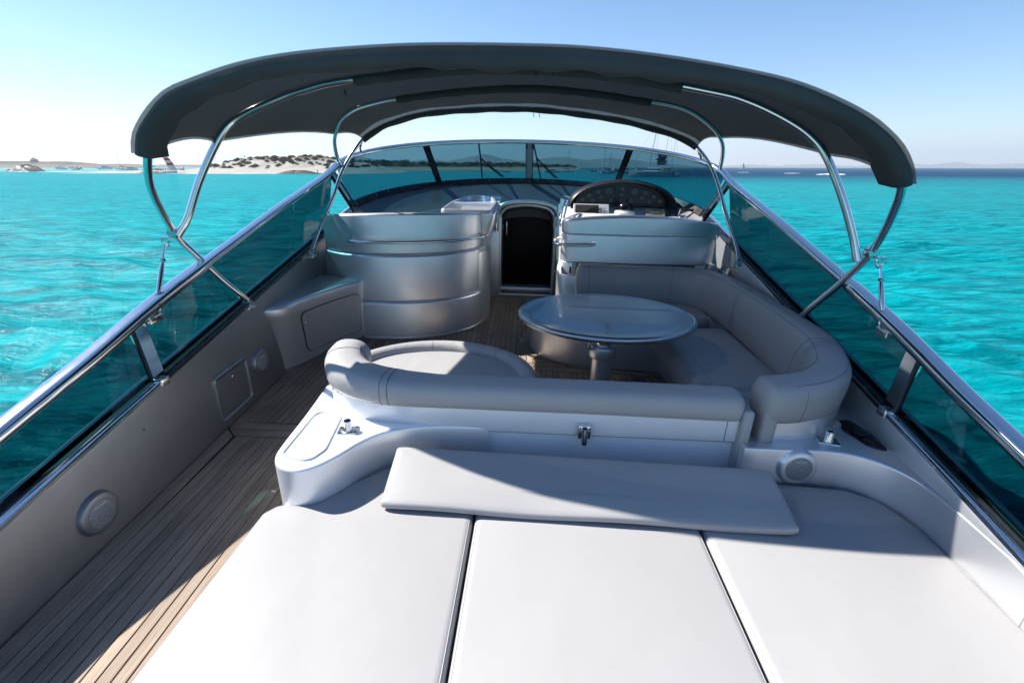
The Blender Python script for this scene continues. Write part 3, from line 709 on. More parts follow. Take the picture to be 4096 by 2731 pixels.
def tilted(x0, x1, h, d, base, ang, r=.008):
    """upright box leaning back, base = (y, z) of its lower front edge"""
    v, f = prism(fillet([(x0, 0), (x1, 0), (x1, h), (x0, h)], r, 4), 0, d, .006)
    ca, sa = math.cos(ang), math.sin(ang)
    return [(x, base[0] + y * sa - z * ca + d * ca, base[1] + y * ca + z * sa - d * sa) for x, y, z in v], f
cp = thing('chart_plotter', 'grey chart plotter with a dark screen on the white helm console', 'chart plotter', (0.72, 5.92, 1.2))
A_ = rad(32)
part(cp, 'case', tilted(0.50, 0.94, 0.19, 0.05, (5.86, 1.175), A_), 'white')
part(cp, 'screen', tilted(0.52, 0.81, 0.155, 0.004, (5.856 - .0, 1.196), A_, .003), 'lcd')
for i in range(2):
    for j in range(3):
        v = (0.845 + i * .032, 0.055 + j * .034)
        part(cp, 'key', cyl((v[0], 5.855 + v[1] * math.sin(A_) + .0, 1.178 + v[1] * math.cos(A_)), (0, -math.cos(A_), math.sin(A_)), .009, .008, 8), 'nonslip')
cm = thing('compass', 'black domed steering compass in the middle of the helm console', 'compass', (1.14, 5.95, 1.22))
part(cm, 'base', lathe((1.14, 5.95, 1.21), [(.13, 0), (.135, .03), (.12, .055), (.105, .06)], 28), 'white')
part(cm, 'ring', lathe((1.14, 5.95, 1.268), [(.108, 0), (.112, .006), (.104, .014), (.095, .014)], 28), 'steel')
part(cm, 'dome', lathe((1.14, 5.95, 1.275), [(.096, 0), (.092, .035), (.075, .07), (.045, .092), (.012, .10), (.008, .115), (.002, .118)], 28), 'black_gloss')
gu = thing('gps_unit', 'olive grey autopilot unit with a small green display on the helm console', 'autopilot', (1.52, 5.95, 1.22))
part(gu, 'case', tilted(1.40, 1.64, 0.125, 0.04, (5.90, 1.20), rad(40)), 'olive')
part(gu, 'display', tilted(1.465, 1.575, 0.055, 0.004, (5.897 + .03, 1.195 + .055), rad(40), .003), 'lcd_green')
part(gu, 'visor', tilted(1.66, 1.72, 0.09, 0.04, (5.92, 1.20), rad(40)), 'panel_dark')

# ---- helm seat back ---------------------------------------------
hs = thing('captain_bench', 'wide silver helm seat back in front of the instrument hood', 'seat', (1.15, 5.1, 0))
HP = resample(catmull([(0.40, 5.55), (0.345, 5.30), (0.315, 5.12), (0.33, 5.0), (0.42, 4.945), (0.7, 4.925), (1.15, 4.92), (1.6, 4.945), (1.85, 5.0), (1.99, 5.10)], 8), 60)
hcr = lambda t: 1.225 + 0.075 * math.sin(math.pi * min(1, max(0, (t - .2) / .8))) ** 0.9
part(hs, 'upper_band', wall_strip(HP, 0.11, 1.092, hcr, 0.0, 0.03, 0.012), 'silver')
part(hs, 'back_shell', wall_strip(HP, 0.11, 0.79, 1.094, -0.004, 0.012, 0.012), 'silver')
HPl = [p for p in HP if p[0] < 0.475 and p[1] < 5.6]
part(hs, 'side_column', wall_strip(HPl, 0.11, 0.0, 0.792, -0.006, 0.008), 'silver')
HPm = [p for p in HP if p[0] > 0.47 and p[1] < 5.2]
part(hs, 'recess', wall_strip(HPm, 0.05, 0.35, 0.80, -0.075, 0.004), 'vinyl_dark')
part(hs, 'end_post', rbox(1.93, 2.0, 5.02, 5.12, 0.4, 0.80, .012), 'silver')
part(hs, 'slot', rbox(0.415, 0.438, 4.943, 4.953, 0.675, 0.745, .003), 'rubber')
part(hs, 'seat_block', prism([(0.45, 5.06), (1.9, 5.06), (1.9, 5.45), (0.45, 5.45)], 0, .85, .03), 'silver')
part(hs, 'seat_cushion', prism(fillet([(0.46, 5.07), (1.9, 5.07), (1.9, 5.45), (0.46, 5.45)], .05), .85, .97, .04), 'vinyl')
part(hs, 'grab_rail', tube(catmull([(0.345, 5.30, 1.005), (0.27, 5.25, 1.0), (0.235, 5.12, .995), (0.24, 4.96, .99), (0.31, 4.875, .99), (0.42, 4.86, .99), (0.58, 4.855, .995), (0.64, 4.87, 1.0), (0.65, 4.94, 1.005)], 7), 0.016, 12), 'steel')
part(hs, 'flange', cyl((0.65, 4.925, 1.005), (0, -1, 0), 0.028, 0.008, 18, .003), 'steel')
AP = resample(catmull([(0.33, 5.2), (0.285, 5.0), (0.29, 4.86), (0.36, 4.80), (0.55, 4.79)], 8), 26)
part(hs, 'side_wing', wall_strip(AP, 0.05, 0.0, lambda t: 0.88 - .20 * min(1, t * 1.5) ** .6, 0.0, 0.014), 'silver')

# crumpled cloth stowed behind the helm seat corner
v, f = [], []
bm = bmesh.new(); bmesh.ops.create_icosphere(bm, subdivisions=4, radius=1.0)
for vv in bm.verts:
    n_ = vv.co.normalized(); k = 1 + .16 * math.sin(9 * n_.x + 4 * n_.z) * math.cos(8 * n_.y) + .10 * math.sin(17 * n_.z + 5 * n_.x)
    vv.co = Vector((2.055 + .075 * n_.x * k, 4.86 + .12 * n_.y * k, .66 + .15 * n_.z * k))
vf = ([tuple(q.co) for q in bm.verts], [tuple(q.index for q in fc.verts) for fc in bm.faces]); bm.free()
single('cloth_bundle', vf, 'cloth_bag', 'crumpled grey cloth stuffed beside the helm seat at the right wall', 'cloth')

# ---- dinette sofa -----------------------------------------------
sf = thing('sofa', 'U shaped dinette sofa in pale grey vinyl on a silver base, right of the walkway', 'sofa', (1.0, 3.2, 0))
base_o = [(1.16, 2.17), (-0.72, 2.165)] + catmull([(-0.72, 2.165), (-0.95, 2.21), (-1.11, 2.33), (-1.19, 2.52), (-1.215, 2.72)], 5)[1:] + ell(-0.615, 2.70, .60, .50, 24, math.pi, 0, True)[1:] + [(0.02, 2.66), (1.16, 2.66)]
part(sf, 'aft_base', prism(base_o, 0.0, 0.383, 0.008), 'silver_bounce')
bp2 = [(1.135, 2.165), (0.4, 2.165), (-0.3, 2.165), (-0.72, 2.163)] + catmull([(-0.72, 2.163), (-0.95, 2.208), (-1.11, 2.328), (-1.19, 2.52), (-1.205, 2.66)], 5)[1:]
bp2 = resample(bp2, 60)
part(sf, 'aft_panel', sweep([(x, y, 0) for x, y in bp2[::-1]], [(-.06, .390), (0.012, .390), (0.016, .396), (0.016, .545), (-.06, .545)]), 'silver_bounce')
part(sf, 'panel_gap', sweep([(x, y, 0) for x, y in bp2[::-1]], [(-.06, .381), (0.002, .381), (0.002, .392), (-.06, .392)]), 'dark_gap')
part(sf, 'panel_seam', boxv(1.068, 1.071, 2.1475, 2.149, .396, .54), 'dark_gap', smooth=0)
# dinette plinth and side base
pl_o = PL + [(1.22, 3.88), (1.22, 2.4), (1.95, 2.4), (1.95, 4.95), (0.3, 5.05)]
part(sf, 'plinth', prism(pl_o, 0.0, 0.30, 0.008), 'silver')
# seats
def super_prof(w, h, p=2.6, n=28, lean=0.0):
    r = []
    for t in np.linspace(0, 2 * math.pi, n, endpoint=False):
        c__, s__ = math.cos(t), math.sin(t)
        a = w / 2 * math.copysign(abs(c__) ** (2 / p), c__); b = h / 2 * math.copysign(abs(s__) ** (2 / p), s__)
        r.append((a + lean * b, b))
    return r
def cushion_path(path, prof, endr=0.06, k=6, zc=None):
    """padded bolster with rounded ends along a 3D path; prof(t) centred profile"""
    P = np.array(path, float); P, T, S, U_ = frames(path); n = len(P); rings = []
    pf = prof if callable(prof) else (lambda t: prof)
    for i in range(k):
        a = math.pi / 2 * (1 - i / k); s_ = math.cos(a) * 0.5 + 0.5 if False else math.cos(a)
        q = P[0] - T[0] * endr * math.sin(a)
        rings.append([q + S[0] * x * (0.25 + 0.75 * s_) + np.array([0, 0, 1.0]) * z * (0.25 + .75 * s_) for x, z in pf(0)])
    for i in range(n): rings.append([P[i] + S[i] * x + np.array([0, 0, 1.0]) * z for x, z in pf(i / (n - 1))])
    for i in range(1, k + 1):
        a = math.pi / 2 * i / k; s_ = math.cos(a); q = P[-1] + T[-1] * endr * math.sin(a)
        rings.append([q + S[-1] * x * (0.25 + .75 * s_) + np.array([0, 0, 1.0]) * z * (0.25 + .75 * s_) for x, z in pf(1)])
    return loft(rings)
# aft backrest with its curled port end
ab = [(1.10, 2.215), (0.4, 2.225), (-0.3, 2.225), (-0.70, 2.225), (-0.90, 2.262), (-1.03, 2.35), (-1.095, 2.48), (-1.10, 2.575)]
ab = resample(catmull(ab, 8), 64)
def abp(t):
    e = max(0, (t - .66) / .34); w_ = .205 + .045 * e; h_ = .158 + .062 * e
    return super_prof(w_, h_, 2.9 - .5 * e, 28)
part(sf, 'aft_backrest', cushion_path([(x, y, .588 + .036 * max(0, (i / 63 - .66) / .34)) for i, (x, y) in enumerate(ab)], abp, .05), 'vinyl_sofa')
part(sf, 'backrest_end', rbox(1.128, 1.185, 2.105, 2.30, .235, .60, .022), 'vinyl_sofa')
# starboard backrest sweeping round three sides
sb = [(0.52, 4.80), (1.0, 4.80), (1.42, 4.79), (1.68, 4.71), (1.83, 4.50), (1.87, 4.15), (1.865, 3.6), (1.84, 3.0), (1.79, 2.68), (1.69, 2.43), (1.53, 2.28), (1.36, 2.225), (1.27, 2.215)]
sb = resample(catmull(sb, 8), 90)
def sbp(t):
    aft = max(0, (t - .78) / .22); w_ = .24 - .01 * aft; h_ = .40 - .16 * aft
    pr = super_prof(w_, h_, 3.2 - .4 * aft, 30, 0.0)
    return [(a + (0.16 * (b) if True else 0) * (-1) * (1 - .6 * aft), b) for a, b in pr]
part(sf, 'side_backrest', cushion_path([(x, y, .605 + .02 * max(0, (i / 89 - .78) / .22)) for i, (x, y) in enumerate(sb)], sbp, .045), 'vinyl_dark')
part(sf, 'backrest_end', rbox(1.235, 1.315, 2.115, 2.30, .235, .60, .026), 'vinyl_dark')
corner = resample(catmull([(1.30, 2.165), (1.50, 2.18), (1.68, 2.28), (1.80, 2.46), (1.86, 2.8), (1.90, 3.3)], 8), 40)
part(sf, 'corner_base', sweep([(x, y, 0) for x, y in corner], [(.02, .41), (.02, .54), (-.03, .54), (-.03, .41)]), 'silver')
# seat cushions
zs = .45
sf_out = catmull([(0.10, 4.72), (0.02, 4.50), (0.05, 4.28), (0.20, 4.10), (0.45, 4.02)], 6) + [(1.30, 3.96), (1.72, 4.2), (1.78, 4.6), (1.55, 4.72)]
part(sf, 'forward_seat', prism(sf_out, .29, zs, .05, .02, 6), 'vinyl_dark')
part(sf, 'side_seat', prism(fillet([(1.17, 2.72, .10), (1.79, 2.72, .05), (1.79, 3.945, .05), (1.17, 3.945, .03)], .05), .20, zs, .07, .02, 6), 'vinyl_dark')
part(sf, 'side_seat_front', cushion_path([(1.19, y, .335) for y in np.linspace(2.78, 3.90, 12)], super_prof(.20, .24, 2.6), .03), 'vinyl_dark')
part(sf, 'aft_seat', prism(fillet([(0.06, 2.30), (1.80, 2.30), (1.80, 2.70), (0.06, 2.70)], .05), .29, zs, .045, .02, 6), 'vinyl_dark')
ch_o = [(-1.05, 2.35), (0.05, 2.30)] + [(0.035, 2.62)] + ell(-0.60, 2.70, .585, .46, 26, 0, math.pi, True)
part(sf, 'chaise_seat', prism(ch_o, .36, lambda x, y: .448 - .02 * math.exp(-((x + .6) ** 2 + (y - 2.7) ** 2) / .12), .03, 0, 5), 'vinyl_sofa')
bol = [(0.02, 2.55)] + ell(-0.605, 2.68, .615, .545, 30, 0.05, math.pi - .12, True)
part(sf, 'chaise_bolster', cushion_path([(x, y, .425) for x, y in resample(bol, 56)], super_prof(.125, .135, 2.3, 24), .06), 'vinyl_sofa')
def seam_at(path, prof, t, name='seam', lo=.0, hi=1.0, k=1.006):
    P, T, S, _u = frames(path); i = int(t * (len(P) - 1)); pr = prof(t) if callable(prof) else prof
    ring = [P[i] + S[i] * a * k + np.array([0, 0, 1.0]) * b * k for a, b in pr]; n = len(ring); ring = [ring[(j + n // 2) % n] for j in range(int(n * lo), int(n * hi) + (0 if hi < 1 else 1))] if hi < 1 else ring + ring[:1]
    part(sf, name, tube(ring, .0013, 5, False), 'stitch')
abp3 = [(x, y, .588 + .036 * max(0, (i / 63 - .66) / .34)) for i, (x, y) in enumerate(ab)]
for t in (.775, .782, .965): seam_at(abp3, abp, t)
sb3 = [(x, y, .605 + .02 * max(0, (i / 89 - .78) / .22)) for i, (x, y) in enumerate(sb)]
for t in (.03, .24, .245, .80, .805, .975): seam_at(sb3, sbp, t)
def long_seam(path, prof, t0, t1, j, k=1.005):
    P, T, S, _u = frames(path); n = len(P); pts = []
    for i in range(int(t0 * (n - 1)), int(t1 * (n - 1)) + 1):
        pr = prof(i / (n - 1)) if callable(prof) else prof; a, b = pr[j % len(pr)]; pts.append(tuple(P[i] + S[i] * a * k + np.array([0, 0, 1.0]) * b * k))
    part(sf, 'seam', tube(pts, .0011, 5, False), 'stitch')
for j in (4, 24): long_seam(abp3, abp, .76, .99, j); 
for j in (5, 10): long_seam(sb3, sbp, .02, .98, j)
bol3 = [(x, y, .425) for x, y in resample(bol, 56)]
for t in (.33, .62): seam_at(bol3, super_prof(.125, .135, 2.3, 24), t)
# flag staff socket on the aft panel
br = part(sf, 'staff_socket', rbox(0.285, 0.352, 2.120, 2.150, .388, .468, .005), 'steel')
part(br, 'tube', tube([(0.319, 2.105, .365), (0.319, 2.109, .455)], .016, 16), 'steel')
part(br, 'bore', cyl((0.319, 2.109, .4545), (0, .03, 1), .0125, .0015, 14), 'rubber')
for a in (-.025, .025):
    for b in (.404, .452): part(br, 'screw', cyl((.319 + a, 2.122, b), (0, -1, 0), .0055, .004, 8), 'steel_dark')

# ---- table -------------------------------------------------------
tb = thing('dinette_table', 'oval glossy silver table on a thick telescopic column', 'table', (0.60, 3.43, 0))
def oval(k, dz): return [(0.60 + .69 * k * math.cos(t), 3.45 + .585 * k * math.sin(t), dz) for t in np.linspace(0, 2 * math.pi, 72, endpoint=False)]
Rr = [oval(.90, .648), oval(.95, .650)] + [oval(.965 + .035 * math.cos(a), .672 + .024 * math.sin(a)) for a in np.linspace(-math.pi / 2, math.pi / 2, 9)] + [oval(.955, .6965), oval(.945, .695), oval(.80, .6955), oval(.4, .696)]
part(tb, 'top', loft(Rr), 'table_paint')
part(tb, 'column', lathe((0.60, 3.43, 0), [(.16, 0), (.16, .01), (.082, .02), (.080, .35)], 32), 'silver')
part(tb, 'collar', lathe((0.60, 3.43, .345), [(.083, -.02), (.102, -.012), (.106, .0), (.106, .07), (.098, .085), (.066, .088)], 32), 'silver')
part(tb, 'inner_column', lathe((0.60, 3.43, .40), [(.060, 0), (.060, .25)], 28), 'steel')
part(tb, 'lever', tube(catmull([(0.52, 3.37, .42), (0.485, 3.33, .435), (0.475, 3.33, .47), (0.49, 3.34, .50)], 5), .010, 8), 'steel')

# ---- island box aft of the sofa ---------------------------------
isl = thing('storage_island', 'sunlit silver moulded box with a shallow tray and a chrome socket, beside the sunbed', 'storage box', (-1.05, 2.1, 0))
io = [(-1.285, 2.60)] + catmull([(-1.285, 2.60), (-1.245, 2.2), (-1.225, 1.92), (-1.205, 1.80), (-1.15, 1.725), (-1.06, 1.70), (-0.98, 1.735), (-0.91, 1.82), (-0.84, 1.945), (-0.76, 2.04), (-0.66, 2.095), (-0.50, 2.135), (-0.2, 2.15)], 6)[1:] + [(-0.2, 2.25), (-0.7, 2.30), (-1.0, 2.45), (-1.1, 2.85), (-1.30, 2.85)]
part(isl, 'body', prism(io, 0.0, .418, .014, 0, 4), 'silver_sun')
tray_o = ccw(fillet([(-1.185, 1.80, .05), (-1.02, 1.76, .09), (-0.98, 1.87, .08), (-1.03, 2.22, .09), (-1.20, 2.24, .07)], .06, 7))
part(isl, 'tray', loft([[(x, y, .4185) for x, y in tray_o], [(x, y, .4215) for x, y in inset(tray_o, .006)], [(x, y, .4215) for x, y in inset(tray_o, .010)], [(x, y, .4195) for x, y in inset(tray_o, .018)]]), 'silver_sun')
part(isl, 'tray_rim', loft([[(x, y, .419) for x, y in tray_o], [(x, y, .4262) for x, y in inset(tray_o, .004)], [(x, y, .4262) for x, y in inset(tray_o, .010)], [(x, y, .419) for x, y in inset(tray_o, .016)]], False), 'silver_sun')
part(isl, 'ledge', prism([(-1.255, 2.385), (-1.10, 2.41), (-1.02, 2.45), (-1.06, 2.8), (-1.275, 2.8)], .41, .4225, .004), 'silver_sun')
def socket(parent, x, y, z, rz=0.0, lean=(0.0, -.02)):
    pr = [(a * math.cos(rz) - b * math.sin(rz) + x, a * math.sin(rz) + b * math.cos(rz) + y) for a, b in fillet([(-.052, -.036), (.052, -.036), (.052, .036), (-.052, .036)], .006, 2)]
    s_ = part(parent, 'socket', prism(pr, z - .001, z + .007, .002), 'steel')
    part(s_, 'tube', lathe((x, y, z), [(.024, .005), (.021, .012), (.0205, .062), (.0185, .064), (.016, .062), (.016, .02)], 20, False), 'steel')
    part(s_, 'bore', cyl((x, y, z + .045), (0, 0, 1), .0165, .002, 16), 'rubber')
    for a, b in ((-.04, -.025), (.04, -.025), (-.04, .025), (.04, .025)):
        part(s_, 'screw', cyl((a * math.cos(rz) - b * math.sin(rz) + x, a * math.sin(rz) + b * math.cos(rz) + y, z + .006), (0, 0, 1), .0055, .003, 8), 'steel_dark')
socket(isl, -0.94, 2.05, .418, .15)

# ---- starboard shelf --------------------------------------------
sh = thing('side_shelf', 'curved silver shelf moulding with a round speaker, right of the sunbed cushions', 'shelf', (1.6, 2.1, 0))
cv = catmull([(1.14, 2.055), (1.35, 2.058), (1.56, 2.06), (1.69, 2.03), (1.785, 1.955), (1.838, 1.85), (1.857, 1.72), (1.852, 1.57), (1.842, 1.42), (1.832, 1.27)], 7)
part(sh, 'body', prism(cv + [(1.93, 1.27), (2.02, 2.9), (1.14, 2.9)], 0, lambda x, y: min(.418, .20 + .157 * y), .010, 0, 4), 'silver')
speaker(sh, (1.425, 2.068, .318), (0.02, -1, 0.03))
socket(sh, 1.615, 2.155, .418, -.25)
cup_o = ccw(fillet([(1.765, 2.27, .04), (1.80, 2.38, .03), (1.88, 2.40, .04), (1.905, 2.25, .05), (1.885, 2.07, .03), (1.80, 2.12, .05)], .04, 6))
cup = part(sh, 'cup_panel', loft([[(x, y, .4175) for x, y in cup_o], [(x, y, .4235) for x, y in inset(cup_o, .004)], [(x, y, .4235) for x, y in inset(cup_o, .010)], [(x, y, .4195) for x, y in inset(cup_o, .016)]]), 'black_gloss')
part(cup, 'cup_hole', lathe((1.845, 2.25, .4195), [(.036, 0), (.038, .003), (.033, .004), (.030, .001)], 22), 'panel_dark')
part(sh, 'kick_bracket', rbox(1.17, 1.24, 2.03, 2.09, .222, .235, .004), 'steel')

# ---- sunbed ------------------------------------------------------
single('sunbed_platform', prism(fillet([(-1.235, -0.9), (1.90, -0.9), (1.885, 2.03), (-0.75, 2.06), (-0.98, 1.76), (-1.235, 1.74)], .02), 0.0, .145, .012), 'silver', 'silver plinth carrying the sunbed cushions', 'sunbed base')
def pad(outl, label):
    po = fillet(outl, .06, 7); dn = []
    for i in range(len(po)):
        a, b = po[i], po[(i + 1) % len(po)]; k = max(1, int(math.dist(a, b) / .06))
        dn += [(a[0] + (b[0] - a[0]) * j / k, a[1] + (b[1] - a[1]) * j / k) for j in range(k)]
    dn = ccw(dn); R_ = []
    for d, z in ((.010, .148), (0, .160), (-.0005, .185), (.003, .203), (.010, .214), (.022, .2195), (.036, .2215)):
        R_.append([(x, y, z) for x, y in inset(dn, d)])
    o = single('sunbed_cushion', loft(R_), 'vinyl', label, 'cushion', 'sunbed cushions')
    # piped seam just inside the edge
    sp_ = raw('piping', tube([(x, y, .2150) for x, y in inset(dn, .0125)] + [(*inset(dn, .0125)[0], .2150)], .0022, 5, False), 'vinyl', ORG[o]); sp_.parent = o; ORG[sp_] = ORG[o]
    return o
xa, xb = -0.224, 0.822
pad([(-1.222, -0.9), (xa - .005, -0.9), (xa - .005, 2.05), (-0.74, 2.03, .08), (-0.90, 1.86, .1), (-0.99, 1.725, .06), (-1.17, 1.70, .04), (-1.215, 1.64, .05)], 'pale grey sunbed cushion next to the teak walkway')
pad([(xa + .005, -0.9), (xb - .006, -0.9), (xb - .002, 2.04), (xa + .005, 2.05)], 'pale grey middle sunbed cushion between two seams')
pad([(xb + .004, -0.9), (1.80, -0.9), (1.862, 1.60, .1), (1.862, 1.76, .1), (1.80, 1.945, .12), (1.68, 2.025, .1), (1.4, 2.045), (xb + .008, 2.045)], 'pale grey sunbed cushion against the right side wall')
# loose headrest cushion leaning on the sofa base
n_, e_ = 30, .022
def wq(u, v, h):
    p = np.array([-0.668, 1.690, .226]) * (1 - u) * (1 - v) + np.array([1.245, 1.655, .226]) * u * (1 - v) + np.array([1.235, 1.965, .33]) * u * v + np.array([-0.672, 2.030, .325]) * (1 - u) * v
    return p + np.array([0, -.28, .96]) * h + np.array([0, 0, .006 * math.sin(u * 13) * (1 - v)])
ol = fillet([(0, 0), (1, 0), (1, 1), (0, 1)], .045, 5)
def wring(d, h):
    r_ = []
    for x, y in ol:
        ux = .5 + (x - .5) * (1 - 2 * d / 1.91); vy = .5 + (y - .5) * (1 - 2 * d / .36); r_.append(wq(ux, vy, h))
    return r_
ol2 = []
for i in range(len(ol)):
    a, b = ol[i], ol[(i + 1) % len(ol)]; k = max(1, int(math.dist(a, b) / .03))
    ol2 += [(a[0] + (b[0] - a[0]) * j / k, a[1] + (b[1] - a[1]) * j / k) for j in range(k)]
ol = [(max(0, min(1, x)), max(0, min(1, y))) for x, y in ol2]
single('headrest_cushion', loft([wring(.010, 0), wring(.0, .010), wring(0, .026), wring(.005, .036), wring(.014, .041), wring(.04, .043), wring(.12, .0435)]), 'vinyl', 'long thin loose cushion leaning across the front of the sunbed', 'cushion')

# ---- bimini canopy ----------------------------------------------
bi = thing('bimini_canopy', 'charcoal canvas bimini sunshade on curved chrome bows over the cockpit', 'sunshade', (CX, 3.4, .8))
A = [(-2.13, 3.22, .765), (-2.15, 3.15, .847), (-2.20, 3.06, .98), (-2.247, 2.92, 1.18), (-2.263, 2.83, 1.31), (-2.2, 2.65, 1.57), (-2.12, 2.54, 1.72), (-2.03, 2.46, 1.84), (-1.92, 2.40, 1.92), (-1.80, 2.35, 1.99), (-1.68, 2.315, 2.047), (-1.52, 2.285, 2.09), (-1.30, 2.25, 2.14), (-1.05, 2.225, 2.176), (-.745, 2.21, 2.20), (-.45, 2.2, 2.212), (-.06, 2.2, 2.214), (.21, 2.2, 2.207), (.53, 2.22, 2.184), (.86, 2.245, 2.145), (1.127, 2.28, 2.10), (1.433, 2.34, 2.01), (1.627, 2.40, 1.925), (1.745, 2.45, 1.855), (1.85, 2.51, 1.77), (1.912, 2.56, 1.697), (1.955, 2.64, 1.58), (2.02, 2.82, 1.318), (2.0, 2.98, 1.09), (1.95, 3.125, .887), (1.94, 3.2, .785)]
B = [(-2.243, 2.827, 1.298), (-2.175, 2.854, 1.404), (-2.093, 2.905, 1.612), (-1.986, 2.956, 1.816), (-1.897, 2.988, 1.941), (-1.785, 3.006, 2.012), (-1.566, 3.029, 2.106), (-1.403, 3.042, 2.157), (-1.195, 3.05, 2.205), (-.664, 3.071, 2.275), (-.157, 3.078, 2.301), (.414, 3.072, 2.275), (1.025, 3.048, 2.184), (1.229, 3.037, 2.136), (1.437, 3.015, 2.051), (1.596, 2.993, 1.96), (1.709, 2.963, 1.844), (1.823, 2.91, 1.63), (1.913, 2.856, 1.413), (1.957, 2.819, 1.265)]
Cb = [(-1.999, 4.978, 1.7), (-2.012, 4.9, 1.783), (-1.982, 4.787, 1.901), (-1.93, 4.699, 1.995), (-1.813, 4.581, 2.118), (-1.639, 4.501, 2.203), (-1.442, 4.456, 2.25), (-1.215, 4.421, 2.287), (-0.65, 4.363, 2.348), (-0.094, 4.337, 2.376), (0.42, 4.357, 2.354), (0.986, 4.413, 2.295), (1.22, 4.444, 2.262), (1.394, 4.495, 2.209), (1.596, 4.59, 2.109), (1.724, 4.685, 2.009), (1.791, 4.788, 1.901), (1.835, 4.909, 1.773)]
D = [(-2.175, 4.418, 0.932), (-2.145, 4.51, 1.069), (-2.087, 4.643, 1.269), (-2.037, 4.752, 1.431), (-1.999, 4.877, 1.617), (-1.934, 4.99, 1.786), (-1.831, 5.106, 1.959), (-1.699, 5.18, 2.07), (-1.525, 5.241, 2.161), (-1.074, 5.318, 2.275), (-0.11, 5.353, 2.328), (0.756, 5.299, 2.248), (1.113, 5.252, 2.177), (1.378, 5.207, 2.109), (1.551, 5.161, 2.04), (1.657, 5.106, 1.959), (1.777, 4.988, 1.783), (1.848, 4.841, 1.563), (1.889, 4.704, 1.36), (1.969, 4.519, 1.083), (1.98, 4.437, 0.96)]
bows = []
for nm, pts, dz in (('A', A, -.03), ('B', B, -.012), ('C', Cb, -.012), ('D', D, -.012)):
    sm = catmull([(x, y, z) for x, y, z in pts], 5); bows.append(sm)
    low = []
    for x, y, z in sm:
        q = np.array([x - CX, 0, z - 1.2]); q /= np.linalg.norm(q); k = (.046 * sst_(z, 1.45, 2.0) if nm == 'A' else .004)
        low.append((x - q[0] * k, y + (.02 * sst_(z, 1.45, 2.0) if nm == 'A' else 0), z - q[2] * k))
    part(bi, 'bow', tube(low, .0215 if nm in 'AB' else .018, 14), 'steel')
def cut(sm, zl, zrr):
    n = len(sm); i0 = next(i for i in range(n) if sm[i][2] > zl); i1 = next(i for i in range(n - 1, -1, -1) if sm[i][2] > zrr)
    return sm[i0:i1 + 1]
NS = 61
cutl = [cut(bows[0], 1.76, 1.70), cut(bows[1], 1.845, 1.81), cut(bows[2], 1.992, 2.01), cut(bows[3], 1.97, 1.965)]
rs = [np.array(resample(c, NS)) for c in cutl]
def shell(k):   # offset outward from the bow line
    q = rs[k].copy(); cz = np.array([CX, q[:, 1].mean(), 1.2]); d = q - cz; d[:, 1] = 0; d /= np.linalg.norm(d, axis=1)[:, None]; return q + d * (.016 if k else .0165)
sh_ = [shell(k) for k in range(4)]
sh0 = rs[0] - (sh_[0] - rs[0]) / .0165 * .012
rows = []
for k in range(3):
    m_ = 8
    for j in range(m_ + (1 if k == 2 else 0)):
        t = j / m_; q = (sh_[k] if k else sh0) * (1 - t) + sh_[k + 1] * t
        sag = math.sin(math.pi * t) * (.012 if k else .008)
        edge = np.abs(np.linspace(-1, 1, NS)) ** 6
        q = q.copy(); q[:, 2] += -sag + edge * math.sin(math.pi * t) * .045
        q[:, 0] -= np.sign(np.linspace(-1, 1, NS)) * edge * math.sin(math.pi * t) * .03
        q[:, 2] += .004 * np.sin(np.linspace(0, 40, NS) + 5 * k + 2 * t) * (1 - abs(2 * t - 1) * .3)
        rows.append(q)
top_ = [r + np.array([0, 0, .0]) for r in rows]
rings = [[tuple(p) for p in r] for r in rows]
part(bi, 'canopy', solid_sheet(rings, .004), 'canvas_mesh', smooth=60)
cov = []
for r_ in ([rs[0] + (sh_[0] - rs[0]) / .016 * .001 + np.array([0, dy, 0.0]) for dy in (-.058, -.03, 0)] + [r_ + np.array([0, 0, .012]) for r_ in rows[2:-1]]): cov.append([tuple(p) for p in r_])
part(bi, 'sunlit_top_layer', solid_sheet(cov, .003), 'canvas_sunlit', smooth=60)  # added layer whose pale colour stands in for sunlight on the canopy top
# sleeves: deep hem round the aft bow, narrow pockets round the others
hem = []
for i in range(NS):
    p = rs[0][i]; q = sh_[0][i]; d = q - p; d /= np.linalg.norm(d); b = np.array([0, -.85, -.15 + 0.0])
    wv = .006 * math.sin(i * 1.7) + .004 * math.sin(i * .61)
    prof = [(.030, .004), (.034, -.020), (.024, -.050 + wv * .5), (-.004, -.062), (-.040, -.052 + wv), (-.052 + wv, -.020), (-.050 + wv, .030), (-.047 + wv * 1.5, .10), (-.035, .102), (-.030, .03), (.0, .01)]
    hem.append([p + d * (a - .034) + np.array([0, 1, 0.10]) * c__ for a, c__ in prof])
part(bi, 'aft_hem', loft(hem), 'canvas', smooth=60)
for k, (lo, hi) in ((1, (15, 45)), (2, (13, 47)), (3, (0, 60))):
    pk = [rs[k][i] + np.array([0, 0, -.014]) for i in range(lo, hi + 1)]
    part(bi, 'bow_pocket', tube([tuple(p) for p in pk], lambda t: .029 + .003 * math.sin(t * 60) if True else .03, 12), 'canvas', smooth=70)
# zipper pulls
for x, k in ((0.02, 0), (0.07, 0), (-1.17, 1), (-0.06, 3), (0.0, 3)):
    i = int(np.argmin(abs(rs[k][:, 0] - x))); p = rs[k][i] + np.array([0, 0 if k else .09, -.048 if k else -.055])
    part(bi, 'zip_pull', tube([tuple(p), tuple(p + np.array([.006, 0, -.035]))], .004, 6), 'black')
